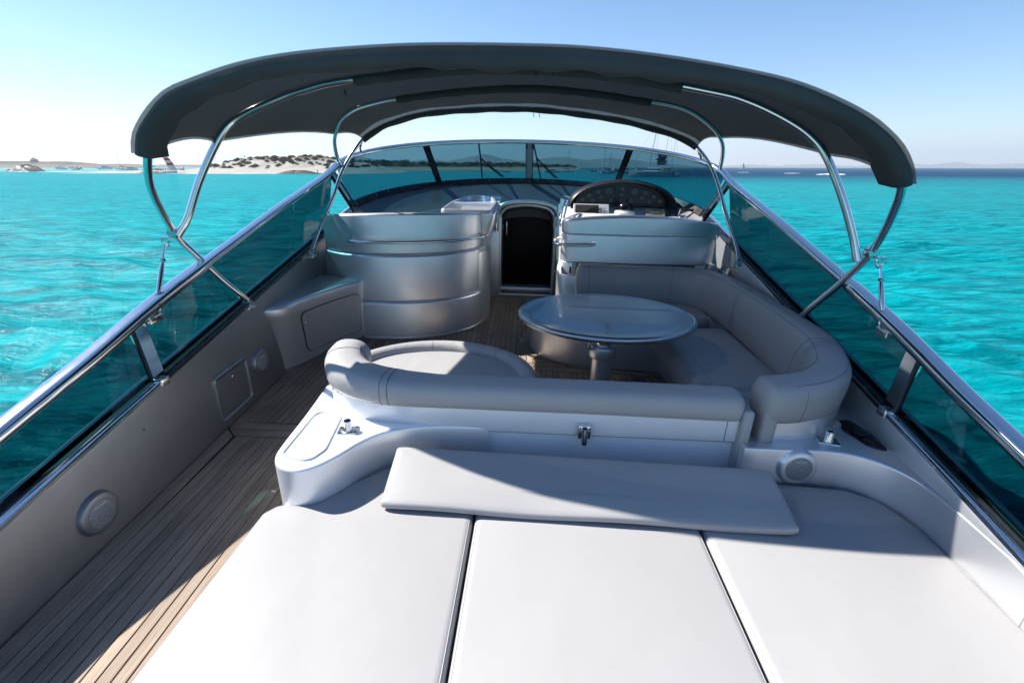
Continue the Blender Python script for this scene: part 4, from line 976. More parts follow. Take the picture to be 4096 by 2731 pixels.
# hinges, feet, turnbuckles
def foot(p, s):
    ft = part(bi, 'foot', rbox(p[0] - .028, p[0] + .028, p[1] - .04, p[1] + .04, p[2] - .07, p[2] - .045, .006), 'steel')
    part(ft, 'pivot', tube([(p[0] - .03, p[1], p[2] - .02), (p[0] + .03, p[1], p[2] - .02)], .019, 12), 'steel')
    part(ft, 'fork', rbox(p[0] - .024, p[0] + .024, p[1] - .016, p[1] + .016, p[2] - .06, p[2] - .002, .004), 'steel')
    part(ft, 'bolt', tube([(p[0] - .04, p[1], p[2] - .02), (p[0] + .04, p[1], p[2] - .02)], .009, 8), 'steel')
foot(A[0], -1); foot(A[-1], 1); foot(D[0], -1); foot(D[-1], 1)
for q, e in ((A[4], B[0]), (A[27], B[-1])):
    q = np.array(q); e = np.array(e)
    hg = part(bi, 'hinge', tube([tuple(q - np.array([0, .028, 0])), tuple(q + np.array([0, .03, 0]))], .030, 14), 'steel')
    part(hg, 'bolt', tube([tuple(q - np.array([.045, .0, 0])), tuple(q + np.array([.045, 0, 0]))], .012, 8), 'steel')
for s, p0, yb in ((-1, A[4], 2.44), (1, A[27], 2.56)):
    p0 = np.array(p0) + np.array([s * .035, -.04, -.035]); p1 = np.array([CX + s * (RX - .03), yb, zr(yb) - .045]); d = p1 - p0
    tb_ = part(bi, 'turnbuckle', tube(resample([p0 + d * .30, p0 + d * .74], 9), lambda t: .0135 * (1 - .45 * abs(2 * t - 1) ** 4), 12), 'steel')
    part(tb_, 'rod', tube([tuple(p0 + d * .08), tuple(p0 + d * .9)], .006, 8), 'steel')
    for a, r_ in ((.29, .011), (.75, .011)): part(tb_, 'nut', tube([tuple(p0 + d * (a - .015)), tuple(p0 + d * (a + .015))], r_ + .004, 6), 'steel')
    for a in (.03, .90):
        c0 = p0 + d * a; part(tb_, 'shackle', tube(catmull([c0 + np.array([.016, 0, .03]), c0 + np.array([.018, 0, -.012]), c0 + np.array([0, 0, -.034]), c0 + np.array([-.018, 0, -.012]), c0 + np.array([-.016, 0, .03])], 5), .0075, 8), 'steel')
        part(tb_, 'pin', tube([tuple(c0 + np.array([-.03, 0, .022])), tuple(c0 + np.array([.03, 0, .022]))], .008, 8), 'steel')
    part(tb_, 'clamp', rbox(p1[0] - .02, p1[0] + .02, p1[1] - .06, p1[1] + .035, p1[2] - .035, p1[2] + .01, .006), 'steel')
for s, p0 in ((-1, D[6]), (1, D[15])):
    th = -1.12 * -s if False else s * 1.17
    p1 = Tp(th) + np.array([0, 0, .03]); p0 = np.array(p0) + np.array([0, .02, -.02])
    n0 = resample([p0, (p0 + p1) / 2 + np.array([.012 * s, 0, -.01]), p1], 10)
    part(bi, 'tether', tube(n0, lambda t: .009 + .004 * math.sin(t * 40), 8), 'canvas')
    part(bi, 'rail_eye', tube([tuple(p1 - np.array([.03, 0, .03])), tuple(p1 + np.array([.03, 0, -.02]))], .018, 10), 'steel')

# ================================================================== SEA, SHORE AND BOATS (level world frame)
SEA = -1.2
FH = Vector((fw.x, fw.y, 0)).normalized(); RH = Vector((r0.x, r0.y, 0))
def place(u, d, z=SEA):                 # u metres to the right, d metres ahead of the viewer
    p = FH * d + RH * u; return (p.x, p.y, z)
def col(px, d): return (px - 1176) / 1119.0 * d      # sideways offset of a bearing seen at column px of a 2352 wide picture
HD = math.atan2(RH.y, RH.x)             # heading of the sideways axis

def seamat():
    mt, nt, b = newmat('turquoise_water'); L = nt.links.new
    geo = node(nt, 'ShaderNodeNewGeometry'); sx = node(nt, 'ShaderNodeSeparateXYZ'); L(geo.outputs['Position'], sx.inputs[0])
    def mth(op, a, b_=None, c=None):
        n = node(nt, 'ShaderNodeMath', operation=op)
        for i, v in enumerate((a, b_, c)):
            if v is None: continue
            if isinstance(v, (int, float)): n.inputs[i].default_value = v
            else: L(v, n.inputs[i])
        return n.outputs[0]
    def mrange(v, a, b_, smooth=True):
        n = node(nt, 'ShaderNodeMapRange'); n.interpolation_type = 'SMOOTHSTEP' if smooth else 'LINEAR'
        L(v, n.inputs[0]); n.inputs[1].default_value = a; n.inputs[2].default_value = b_; return n.outputs[0]
    def nz(scale, det, st=(1, 1, 1), rough=.55):
        mp = node(nt, 'ShaderNodeMapping'); mp.inputs['Scale'].default_value = st; L(geo.outputs['Position'], mp.inputs[0])
        n = node(nt, 'ShaderNodeTexNoise', Scale=scale, Detail=det, Roughness=rough); L(mp.outputs[0], n.inputs['Vector']); return n.outputs[0]
    X, Y = sx.outputs[0], sx.outputs[1]
    wob = nz(.02, 4)
    # sea grass and depth: deep blue water off to starboard, pale sand shallows near the beach
    yd = mth('MULTIPLY_ADD', mth('SUBTRACT', wob, .5), 70.0, Y)
    deep = mth('MULTIPLY', mrange(yd, 60, 210), mrange(mth('DIVIDE', X, mth('ADD', Y, 5.0)), .02, .30))
    far = mrange(Y, 330, 620)
    shal = mth('MULTIPLY', mrange(yd, 230, 330), mrange(mth('DIVIDE', X, mth('ADD', Y, 5.0)), -.55, -.78))
    patch_ = mrange(nz(.06, 4, (1, 1.6, 1)), .38, .66)
    def mixc(f, c1, c2):
        n = node(nt, 'ShaderNodeMix', data_type='RGBA'); 
        if isinstance(f, (int, float)): n.inputs[0].default_value = f
        else: L(f, n.inputs[0])
        for i, c in ((6, c1), (7, c2)):
            if isinstance(c, tuple): n.inputs[i].default_value = (*c, 1)
            else: L(c, n.inputs[i])
        return n.outputs[2]
    c = mixc(patch_, (0.0, .105, .135), (0.0, .150, .178))
    rip = mrange(nz(.95, 6, (.42, 1.7, 1), .70), .40, .62); rip2 = mrange(nz(2.6, 6, (.36, 1.7, 1), .72), .46, .62)  # masks for ripple glints and caustic streaks painted into the water colour
    c = mixc(mth('MULTIPLY', rip, .8), c, (0.0, .285, .315))
    c = mixc(mth('MULTIPLY', rip2, .6), c, (0.012, .40, .43))
    side = mrange(mth('DIVIDE', X, mth('ADD', Y, 3.0)), -.2, 1.6)
    c = mixc(mth('MULTIPLY', side, .4), c, (0.0, .085, .098))
    c = mixc(deep, c, (0.0, .034, .085))
    c = mixc(mth('MULTIPLY', far, .8), c, (0.002, .055, .10))
    c = mixc(shal, c, (.13, .32, .32))
    nt.nodes.remove(b); df = node(nt, 'ShaderNodeBsdfDiffuse'); L(c, df.inputs[0]); gl = node(nt, 'ShaderNodeBsdfGlossy'); gl.inputs['Roughness'].default_value = .12
    n1 = nz(1.7, 6, (.62, 1.7, 1), .62); n2 = nz(.6, 6, (.6, 1.8, 1), .6); n3 = nz(.16, 4, (.6, 1.6, 1), .6)
    h = mth('ADD', mth('MULTIPLY', n1, .24), mth('ADD', mth('MULTIPLY', n2, .40), mth('MULTIPLY', n3, .45)))
    n4 = nz(6.5, 4, (.7, 1.6, 1), .6); h = mth('ADD', h, mth('MULTIPLY', n4, .06))
    bp_ = node(nt, 'ShaderNodeBump', Strength=1.0, Distance=.45); L(h, bp_.inputs['Height'])
    lw = node(nt, 'ShaderNodeLayerWeight', Blend=.5)
    for n in (df, gl, lw): L(bp_.outputs[0], n.inputs['Normal'])
    fac = mth('MULTIPLY_ADD', mth('POWER', lw.outputs['Facing'], 4.0), .20, .001)      # rough water: Fresnel averaged over the slopes of the chop
    ms = node(nt, 'ShaderNodeMixShader'); L(fac, ms.inputs[0]); L(df.outputs[0], ms.inputs[1]); L(gl.outputs[0], ms.inputs[2])
    L(ms.outputs[0], nt.nodes['Material Output'].inputs[0])
    return mt
M['sea'] = seamat()
ang = np.radians(np.r_[np.arange(-88, 84, .3), np.arange(84, 272, 4.0)])   # measured from straight ahead
rr = 1.8 * 1.0135 ** np.arange(0, 660)
AA, RR = np.meshgrid(ang, rr); GX, GY = RR * np.sin(AA), RR * np.cos(AA)
cell = RR * .0135; HZ = np.zeros_like(GX); OX = np.zeros_like(GX); OY = np.zeros_like(GX)
wr = np.random.default_rng(5)
for k in range(90):
    lam = .30 * (9.0 ** wr.random()); th = rad(205) + wr.normal(0, .42); kk = 2 * math.pi / lam
    a = .0072 * lam ** .9 * (.6 + .8 * wr.random()); ph = wr.random() * 6.28
    fade = np.clip((lam / (cell * 2.6) - 1), 0, 1)
    arg = kk * (GX * math.sin(th) + GY * math.cos(th)) + ph
    HZ += fade * a * np.sin(arg); OX += fade * a * .8 * np.cos(arg) * math.sin(th); OY += fade * a * .8 * np.cos(arg) * math.cos(th)
na, nr_ = len(ang), len(rr)
V = np.stack([GX + OX, GY + OY, SEA + HZ], -1).reshape(-1, 3)
I, J = np.meshgrid(np.arange(nr_ - 1), np.arange(na), indexing='ij'); J2 = (J + 1) % na
Fq = np.stack([I * na + J, I * na + J2, (I + 1) * na + J2, (I + 1) * na + J], -1).reshape(-1, 4)
me = bpy.data.meshes.new('sea'); me.vertices.add(len(V)); me.vertices.foreach_set('co', V.ravel())
me.loops.add(Fq.size); me.loops.foreach_set('vertex_index', Fq.ravel().astype(np.int32))
me.polygons.add(len(Fq)); me.polygons.foreach_set('loop_start', np.arange(0, Fq.size, 4, dtype=np.int32)); me.polygons.foreach_set('use_smooth', np.ones(len(Fq), bool))
me.update(calc_edges=True); me.materials.append(M['sea'])
sea = bpy.data.objects.new('sea', me); COL.objects.link(sea); sea['kind'] = 'structure'; sea['label'] = 'turquoise rippled sea'

# ---- terrain -----------------------------------------------------
def fbm(x, y, seed=0, oct=5):
    v = np.zeros_like(x, float); rs_ = np.random.default_rng(seed)
    for o in range(oct):
        f = 2.0 ** o
        for _ in range(3):
            t = rs_.random() * 6.28; v += np.sin((x * math.cos(t) + y * math.sin(t)) * f + rs_.random() * 6.28) * .5 / f / 1.7
    return v
def landmat(name, sand, veg, lo, hi, scale=.25):
    mt, nt, b = newmat(name); L = nt.links.new
    geo = node(nt, 'ShaderNodeNewGeometry'); s = node(nt, 'ShaderNodeSeparateXYZ'); L(geo.outputs['Position'], s.inputs[0])
    n = noise(nt, scale, 6, .65); ad = node(nt, 'ShaderNodeMath', operation='MULTIPLY_ADD'); ad.inputs[1].default_value = (hi - lo) * 2.4
    L(n.outputs[0], ad.inputs[0]); L(s.outputs[2], ad.inputs[2])
    mr = node(nt, 'ShaderNodeMapRange'); L(ad.outputs[0], mr.inputs[0]); mr.inputs[1].default_value = lo + (hi - lo) * 1.2; mr.inputs[2].default_value = hi + (hi - lo) * 1.2
    n2 = noise(nt, scale * 6, 4, .6)
    r1 = ramp(nt, n2.outputs[0], [(.3, tuple(c * .8 for c in sand)), (.7, sand)]); r2 = ramp(nt, n2.outputs[0], [(.3, tuple(c * .6 for c in veg)), (.7, tuple(c * 1.4 for c in veg))])
    mx = node(nt, 'ShaderNodeMix', data_type='RGBA'); L(mr.outputs[0], mx.inputs[0]); L(r1.outputs[0], mx.inputs[6]); L(r2.outputs[0], mx.inputs[7]); L(mx.outputs[2], b.inputs['Base Color'])
    b.inputs['Roughness'].default_value = .9; b.inputs['Specular IOR Level'].default_value = .1
    bump(nt, b, n2.outputs[0], .6, 1.0 / (scale * 12)); return mt
def field(name, u0, u1, d0, d1, nu, nd, hf, mat, label):
    U_, D_ = np.meshgrid(np.linspace(u0, u1, nu), np.linspace(d0, d1, nd)); Hh = hf(U_, D_)
    v = [place(float(a), float(b), SEA + float(c)) for a, b, c in zip(U_.ravel(), D_.ravel(), Hh.ravel())]
    f = [(i * nu + j, i * nu + j + 1, (i + 1) * nu + j + 1, (i + 1) * nu + j) for i in range(nd - 1) for j in range(nu - 1)]
    o = raw(name, (v, f), mat, smooth=180); o['kind'] = 'structure'; o['label'] = label; return o
def sst(x, a, b): t = np.clip((x - a) / (b - a), 0, 1); return t * t * (3 - 2 * t)
def dune_h(u, d):
    shore = 208 + 4 * np.sin(u * .07) + 2 * np.sin(u * .21)
    beach = np.clip((d - shore) * .055, -1.5, 1.15)
    g = lambda uc, dc, su, sd, h: h * np.exp(-((u - uc) / su) ** 2 - ((d - dc) / sd) ** 2)
    h = beach + g(-121, 240, 17, 14, 5.4) + g(-98, 246, 16, 15, 4.9) + g(-141, 240, 10, 12, 2.3) + g(-78, 252, 16, 16, 3.2)
    inland = sst(d, 214, 232)
    h = h + inland * (.75 * fbm(u * .12, d * .12, 3) + .35 * fbm(u * .4, d * .4, 4, 3)) * sst(h, .8, 3)
    taper = sst(u, -203, -165)
    return np.where(taper < 1, beach * (.25 + .75 * taper) * np.minimum(1, taper + .3), h) - 3.0 * (1 - sst(u, -206, -190)) - 2.5 * sst(d, 285, 300) - 2.5 * sst(u, -70, -52)
M['dune'] = landmat('pale_dune_sand', (.40, .37, .325), (.13, .11, .065), 4.2, 5.6, .22)
field('beach', -210, -50, 200, 300, 150, 95, dune_h, 'dune', 'pale sand beach and dune')
def dh(u, d): return float(dune_h(np.array(u), np.array(d)))

# leafy shrubs: clumps of small blade faces
def leafmat(name, c1, c2):
    mt, nt, b = newmat(name); oi = node(nt, 'ShaderNodeObjectInfo'); n = noise(nt, 2.5, 3, .6)
    ad = node(nt, 'ShaderNodeMath', operation='MULTIPLY_ADD'); ad.inputs[1].default_value = .55; nt.links.new(oi.outputs['Random'], ad.inputs[0]); 
    ml = node(nt, 'ShaderNodeMath', operation='MULTIPLY'); ml.inputs[1].default_value = .6; nt.links.new(n.outputs[0], ml.inputs[0]); nt.links.new(ml.outputs[0], ad.inputs[2])
    r = ramp(nt, ad.outputs[0], [(.2, c1), (.85, c2)]); nt.links.new(r.outputs[0], b.inputs['Base Color']); b.inputs['Roughness'].default_value = .8; return mt
M['shrub'] = leafmat('dry_dune_shrub', (.055, .055, .028), (.20, .17, .085)); M['scrub'] = leafmat('dark_shore_scrub', (.022, .035, .020), (.07, .085, .042))
def clump(n, seed, flat=.62, leaf=.16):
    rg = np.random.default_rng(seed); V, F = [], []
    for i in range(n):
        a = rg.random() * 6.28; rr_ = rg.random() ** .45; z = rg.random()
        k = (1 - z * z) ** .5; lump = 1 + .22 * math.sin(3 * a + seed) + .15 * math.sin(5 * a)
        c = np.array([math.cos(a) * rr_ * k * lump, math.sin(a) * rr_ * k * lump, z * flat * (1 + .25 * math.sin(2 * a + seed))])
        d = rg.normal(size=3); d /= np.linalg.norm(d); e = np.cross(d, rg.normal(size=3)); e /= np.linalg.norm(e); s_ = leaf * (.6 + .8 * rg.random())
        o = len(V); V += [tuple(c - d * s_), tuple(c + e * s_ * .5), tuple(c + d * s_), tuple(c - e * s_ * .5)]; F.append((o, o + 1, o + 2, o + 3))
    return V, F
protos = []
for k in range(4):
    me = bpy.data.meshes.new('foliage'); v, f = clump(420, 20 + k); me.from_pydata(v, [], f); me.update(); me.materials.append(M['shrub']); protos.append(me)
sr = np.random.default_rng(9); cnt = 0
while cnt < 150:
    u = sr.uniform(-148, -62); d = sr.uniform(222, 250); h = dh(u, d)
    if h < 2.0 or sr.random() > (h / 6.5) ** 1.3: continue
    o = bpy.data.objects.new('dune_shrub', protos[cnt % 4]); COL.objects.link(o); o.location = place(u, d, SEA + h - .12); s_ = sr.uniform(.6, 1.6)
    o.scale = (s_ * sr.uniform(.9, 1.7), s_, s_ * sr.uniform(.75, 1.1)); o.rotation_euler = (0, 0, sr.uniform(0, 6.28))
    tag(o, 'low dry shrub growing on the pale sand dune', 'shrub', 'shrubs on the dune'); cnt += 1

# farther shore seen through the windscreen
def shore_h(u, d):
    sh0 = 395 + 14 * np.sin(u * .021) + 6 * np.sin(u * .06); b = np.clip((d - sh0) * .05, -1.2, 1.3)
    v = sst(d, sh0 + 16, sh0 + 60) * (3.6 + 1.7 * fbm(u * .03, d * .03, 8) + .9 * fbm(u * .15, d * .15, 9, 3))
    return (b + v) - 7 * sst(u, 48, 85) - 4 * (1 - sst(u, -260, -235))
M['shore'] = landmat('far_shore_ground', (.27, .23, .175), (.036, .042, .023), 1.1, 2.0, .12)
field('far_shore', -270, 95, 385, 560, 190, 60, shore_h, 'shore', 'low scrub covered shore with a strip of sand')
V, F = [], []
for i in range(520):
    u = sr.uniform(-250, 62); d = sr.uniform(425, 500); h = float(shore_h(np.array(u), np.array(d)))
    if h < 2.2: continue
    v, f = clump(26, i, .8, .32); s_ = sr.uniform(1.3, 3.2); p = place(u, d, SEA + h - .3); o = len(V)
    V += [(p[0] + a * s_ * 1.5, p[1] + b * s_ * 1.5, p[2] + c * s_) for a, b, c in v]; F += [tuple(q + o for q in t) for t in f]
so_ = raw('shore_scrub', (V, F), 'scrub', smooth=0); so_['kind'] = 'stuff'; so_['label'] = 'dark scrub covering the far shore'
M['far_land'] = landmat('far_headland', (.20, .165, .125), (.085, .075, .05), 2.5, 7.0, .05)
field('headland', -1300, -760, 840, 1050, 120, 24, lambda u, d: (11.5 * np.exp(-((u + 1010) / 150) ** 2) + 4.5 * np.exp(-((u + 860) / 80) ** 2)) * np.sin(np.clip((d - 840) / 210, 0, 1) * np.pi) ** .6 * (1 + .25 * fbm(u * .03, d * .03, 2)) - .6, 'far_land', 'low brown headland at the far left')
field('spit', -1700, -480, 1350, 1600, 160, 14, lambda u, d: (8 + 5 * fbm(u * .006, d * .01, 12) + 1.5 * fbm(u * .05, d * .05, 13)) * np.sin(np.clip((d - 1350) / 250, 0, 1) * np.pi) ** .6 * sst(u, -1700, -1500) - .8, 'far_land', 'long low spit behind the anchored boats')
def ridge(name, pts, d, depth, mat, label, seed):
    px = [p[0] for p in pts]; hh = [(383 - p[1]) / 1119 * d + 3 for p in pts]; us = np.linspace(col(px[0], d), col(px[-1], d), 220)
    hs_ = np.interp(us, [col(p, d) for p in px], hh)
    def hf(u, dd):
        h0 = np.interp(u, us, hs_); t = (dd - d) / depth; return h0 * np.exp(-(t * 1.7) ** 2) * (1 + .10 * fbm(u * 14 / d * 8, dd * 14 / d * 8, seed)) - h0 * .055 - 2
    o = field(name, us[0], us[-1], d - depth, d + depth, 220, 26, hf, mat, label)
M['hill'] = landmat('far_hill_slopes', (.16, .16, .13), (.05, .065, .045), 60, 140, .004)
ridge('hills', [(560, 384), (640, 374), (720, 366), (770, 372), (830, 361), (880, 368), (930, 372), (985, 366), (1030, 370), (1080, 361), (1112, 355), (1150, 363), (1200, 370), (1240, 365), (1290, 360), (1335, 367), (1390, 363), (1440, 366), (1500, 372), (1560, 378), (1640, 385)], 5200, 700, 'hill', 'blue hazy hills beyond the anchorage', 1)
ridge('hills', [(690, 385), (720, 377), (800, 367), (840, 373), (900, 376), (1000, 377), (1100, 376), (1180, 378), (1270, 374), (1330, 372), (1400, 378), (1470, 384)], 3300, 420, 'hill', 'nearer darker hills behind the far shore', 5)
ridge('hills', [(1540, 386), (1650, 380), (1720, 376), (1790, 379), (1860, 375), (1960, 379), (2060, 374), (2130, 376), (2190, 371), (2260, 377), (2330, 372), (2420, 376), (2520, 384)], 8200, 800, 'hill', 'pale distant coast along the right horizon', 9)

# ---- rocks and surf ---------------------------------------------
M['rock'] = simple('wet_black_rock', (.035, .032, .028), .6, var=.4, vscale=1.2, bmp=.8, bscale=1.5, bdist=.25)
M['rock_brown'] = simple('brown_shore_rock', (.10, .085, .065), .8, var=.4, vscale=1.0, bmp=.8, bscale=1.5, bdist=.2)
M['foam'] = simple('white_foam', (.60, .62, .62), .8, var=.12, vscale=1.5, bmp=.5, bscale=3, bdist=.1)
def mound(u0, d0, L_, W_, H_, seed, n=60):
    rings = []
    for i in range(16):
        k = i / 15
        rings.append([(place(u0 + L_ / 2 * math.cos(t) * (1 - k) ** .7 * (1 + .16 * math.sin(3 * t + seed) + .07 * math.sin(9 * t + seed * 2)), d0 + W_ / 2 * math.sin(t) * (1 - k) ** .7 * (1 + .12 * math.sin(4 * t + seed)))[0],
                       place(u0 + L_ / 2 * math.cos(t) * (1 - k) ** .7 * (1 + .16 * math.sin(3 * t + seed)), d0 + W_ / 2 * math.sin(t) * (1 - k) ** .7)[1],
                       SEA - .3 + (H_ + .3) * math.sin(k * math.pi / 2) ** 1.1 * (1 + .16 * math.sin(5 * t + 7 * k + seed) + .10 * math.sin(11 * t + 13 * k + seed))) for t in np.linspace(0, 6.283, n, endpoint=False)])
    return loft(rings)
single('sea_rock', mound(col(62, 262), 262, 19, 9, 2.9, 3), 'rock', 'black wave washed rock off the far left', 'rock', boat=False)
single('sea_rock', mound(col(18, 264), 264, 8, 6, .8, 5), 'rock_brown', 'low brown rock beside the big black rock', 'rock', boat=False)
single('shore_rock', mound(col(678, 205), 205.5, 22, 4, 1.15, 8), 'rock_brown', 'flat brown rock ledge at the waterline below the dune', 'rock', boat=False)
single('shore_rock', mound(col(345, 206), 206, 15, 3, .7, 4), 'rock_brown', 'dark rocks at the end of the sand spit near the sail', 'rock', boat=False)
def foam(u0, u1, d0, w_, seed, h=.18, label='white surf', n=50):
    rings = []
    for i, u in enumerate(np.linspace(u0, u1, n)):
        k = math.sin(math.pi * min(1, max(0, i / (n - 1)))) ** .5; ww = w_ * k * (.55 + .45 * math.sin(i * .9 + seed) ** 2) + .02; dd = d0 + .7 * math.sin(i * .37 + seed)
        hh = h * k * (.5 + .5 * abs(math.sin(i * 1.3 + seed)))
        rings.append([place(u, dd - ww, SEA - .15), place(u, dd - ww * .4, SEA + hh * .8), place(u, dd + ww * .3, SEA + hh), place(u, dd + ww, SEA - .15)])
    o = raw('surf', loft(rings), 'foam', smooth=60); o['kind'] = 'stuff'; o['label'] = label; return o
foam(col(22, 256), col(64, 256), 256.5, 1.2, 1, .35); foam(col(70, 256), col(210, 256), 257, 1.2, 2, .2); foam(col(200, 268), col(290, 268), 268, 1.2, 4, .3); foam(col(380, 206), col(640, 206), 206.3, .8, 6, .15)
foam(col(285, 240), col(335, 240), 240, 1.3, 9, .3); foam(col(700, 222), col(735, 222), 222, .6, 3, .3)

# ---- boats -------------------------------------------------------
M['hull_white'] = simple('boat_white', (.60, .61, .62), .3); M['hull_grey'] = simple('boat_grey', (.36, .37, .39), .4); M['hull_dark'] = simple('boat_dark', (.03, .035, .045), .35)
M['hull_red'] = simple('boat_red', (.45, .05, .035), .5); M['alu'] = simple('mast_alloy', (.42, .43, .45), .4, .5); M['tint'] = simple('boat_window', (.02, .03, .04), .15); M['cover'] = simple('dark_sail_cover', (.03, .035, .05), .8)
M['sail_white'] = simple('sail_white', (.6, .6, .58), .7); M['sail_red'] = simple('sail_red', (.42,.02,.03), .7); M['green'] = simple('teal_hull', (.10, .22, .20), .4)
def sailm(name, col_):
    mt, nt, b = newmat(name); b.inputs['Base Color'].default_value = (*col_, 1); b.inputs['Roughness'].default_value = .7
    tl = node(nt, 'ShaderNodeBsdfTranslucent'); tl.inputs[0].default_value = (*col_, 1); ms = node(nt, 'ShaderNodeMixShader'); ms.inputs[0].default_value = .5
    nt.links.new(b.outputs[0], ms.inputs[1]); nt.links.new(tl.outputs[0], ms.inputs[2]); nt.links.new(ms.outputs[0], nt.nodes['Material Output'].inputs[0]); return mt
M['sail_white'] = sailm('white_sailcloth', (.62, .62, .6)); M['sail_red'] = sailm('red_sailcloth', (.55, .02, .035))
def hullm(L_, B_, F_, sheer=.35, stern=.8, tr=.05):
    rings = []
    for i in range(15):
        t = i / 14; x = -L_ / 2 + L_ * t; wd = B_ / 2 * (stern + (1 - stern) * math.sin(min(1, t * 2) * math.pi / 2)) * max(.02, (1 - max(0, (t - .45) / .55) ** 2.2)); z1 = F_ * (1 + sheer * (t - .4) ** 2 * 2); kx = x + tr * 0
        rings.append([(kx, wd, z1), (kx, wd * 1.0, z1 * .6), (kx, wd * .86, .0), (kx, wd * .45, -.3), (kx, 0, -.4), (kx, -wd * .45, -.3), (kx, -wd * .86, 0), (kx, -wd, z1 * .6), (kx, -wd, z1), (kx, -wd * .9, z1 * .97), (kx, 0, z1 * .97 + .04), (kx, wd * .9, z1 * .97)])
    return loft(rings)
def sailboat(label, u, d, L_=12, mast=16, head=0.0, hullmat='hull_white', group=None, cover=True, stay=True, lean=0.0):
    t = thing('sailing_boat', label, 'sailing boat', place(u, d), group, boat=False, rz=head); ORG[t] = (0, 0, 0)
    part(t, 'hull', hullm(L_, L_ * .3, L_ * .085), hullmat)
    cb = part(t, 'cabin', prism(fillet([(-L_ * .12, -L_ * .09), (L_ * .22, -L_ * .06), (L_ * .22, L_ * .06), (-L_ * .12, L_ * .09)], .5), L_ * .07, L_ * .125, .15), 'hull_white')
    part(cb, 'window', boxv(-L_ * .08, L_ * .16, -L_ * .082, L_ * .082, L_ * .092, L_ * .112), 'tint', smooth=0)
    mx = L_ * .08; part(t, 'mast', tube([(mx, 0, L_ * .08), (mx + lean * mast, 0, mast)], .11, 8), 'alu')
    bm_ = part(t, 'boom', tube([(mx, 0, L_ * .2), (mx - L_ * .40, 0, L_ * .205)], .08, 8), 'alu')
    if cover: part(bm_, 'sail_cover', tube(resample([(mx - .1, 0, L_ * .225), (mx - L_ * .38, 0, L_ * .22)], 6), lambda q: .26 - .12 * q, 10), 'cover')
    if stay:
        part(t, 'forestay', tube([(L_ * .49, 0, L_ * .11), (mx + .05 + lean * mast, 0, mast * .97)], .035, 5), 'alu')
        part(t, 'backstay', tube([(-L_ * .48, 0, L_ * .1), (mx - .05 + lean * mast, 0, mast)], .022, 5), 'alu')
    for z in (.45, .7): part(t, 'spreader', tube([(mx + lean * mast * z, -L_ * .07, mast * z), (mx + lean * mast * z, L_ * .07, mast * z)], .035, 5), 'alu')
    return t
def motorboat(label, u, d, L_=12, head=0.0, hullmat='hull_white', fly=True, group=None, name='motor_yacht'):
    t = thing(name, label, 'motor boat', place(u, d), group, boat=False, rz=head); ORG[t] = (0, 0, 0)
    part(t, 'hull', hullm(L_, L_ * .3, L_ * .105, .5, .9), hullmat)
    def house(x0, x1, z0, z1, wd, rake): return loft([[(x0, -wd, z0), (x1, -wd * .8, z0), (x1, wd * .8, z0), (x0, wd, z0)], [(x0 + .2, -wd * .92, z1), (x1 - rake, -wd * .72, z1), (x1 - rake, wd * .72, z1), (x0 + .2, wd * .92, z1)]])
    s_ = part(t, 'superstructure', house(-L_ * .22, L_ * .24, L_ * .10, L_ * .185, L_ * .11, L_ * .10), 'hull_white')
    part(s_, 'window', house(-L_ * .20, L_ * .235, L_ * .135, L_ * .17, L_ * .1085, L_ * .05), 'tint')
    if fly:
        f_ = part(t, 'flybridge', house(-L_ * .24, L_ * .08, L_ * .19, L_ * .235, L_ * .10, L_ * .05), 'hull_white')
        part(f_, 'radar_arch', tube(catmull([(-L_ * .14, -L_ * .09, L_ * .22), (-L_ * .17, -L_ * .07, L_ * .30), (-L_ * .17, L_ * .07, L_ * .30), (-L_ * .14, L_ * .09, L_ * .22)], 5), .10, 6), 'hull_white')
    part(t, 'rail', tube(catmull([(L_ * .1, -L_ * .12, L_ * .15), (L_ * .4, -L_ * .06, L_ * .175), (L_ * .5, 0, L_ * .18), (L_ * .4, L_ * .06, L_ * .175), (L_ * .1, L_ * .12, L_ * .15)], 5), .03, 5), 'alu')
    return t
def openboat(label, u, d, L_=6, head=0.0, hullmat='hull_white', group=None):
    t = thing('open_boat', label, 'open boat', place(u, d), group, boat=False, rz=head); ORG[t] = (0, 0, 0)
    part(t, 'hull', hullm(L_, L_ * .36, L_ * .11, .4, .9), hullmat)
    part(t, 'console', prism(fillet([(-.1 * L_, -.06 * L_), (.06 * L_, -.06 * L_), (.06 * L_, .06 * L_), (-.1 * L_, .06 * L_)], .1), .08 * L_, .22 * L_, .05), 'hull_white')
    part(t, 'windshield', boxv(.04 * L_, .06 * L_, -.07 * L_, .07 * L_, .22 * L_, .28 * L_), 'tint', smooth=0)
    part(t, 'outboard', prism(fillet([(-.56 * L_, -.05 * L_), (-.49 * L_, -.05 * L_), (-.49 * L_, .05 * L_), (-.56 * L_, .05 * L_)], .08), .02, .2 * L_, .08), 'hull_dark')
    return t
R_ = HD
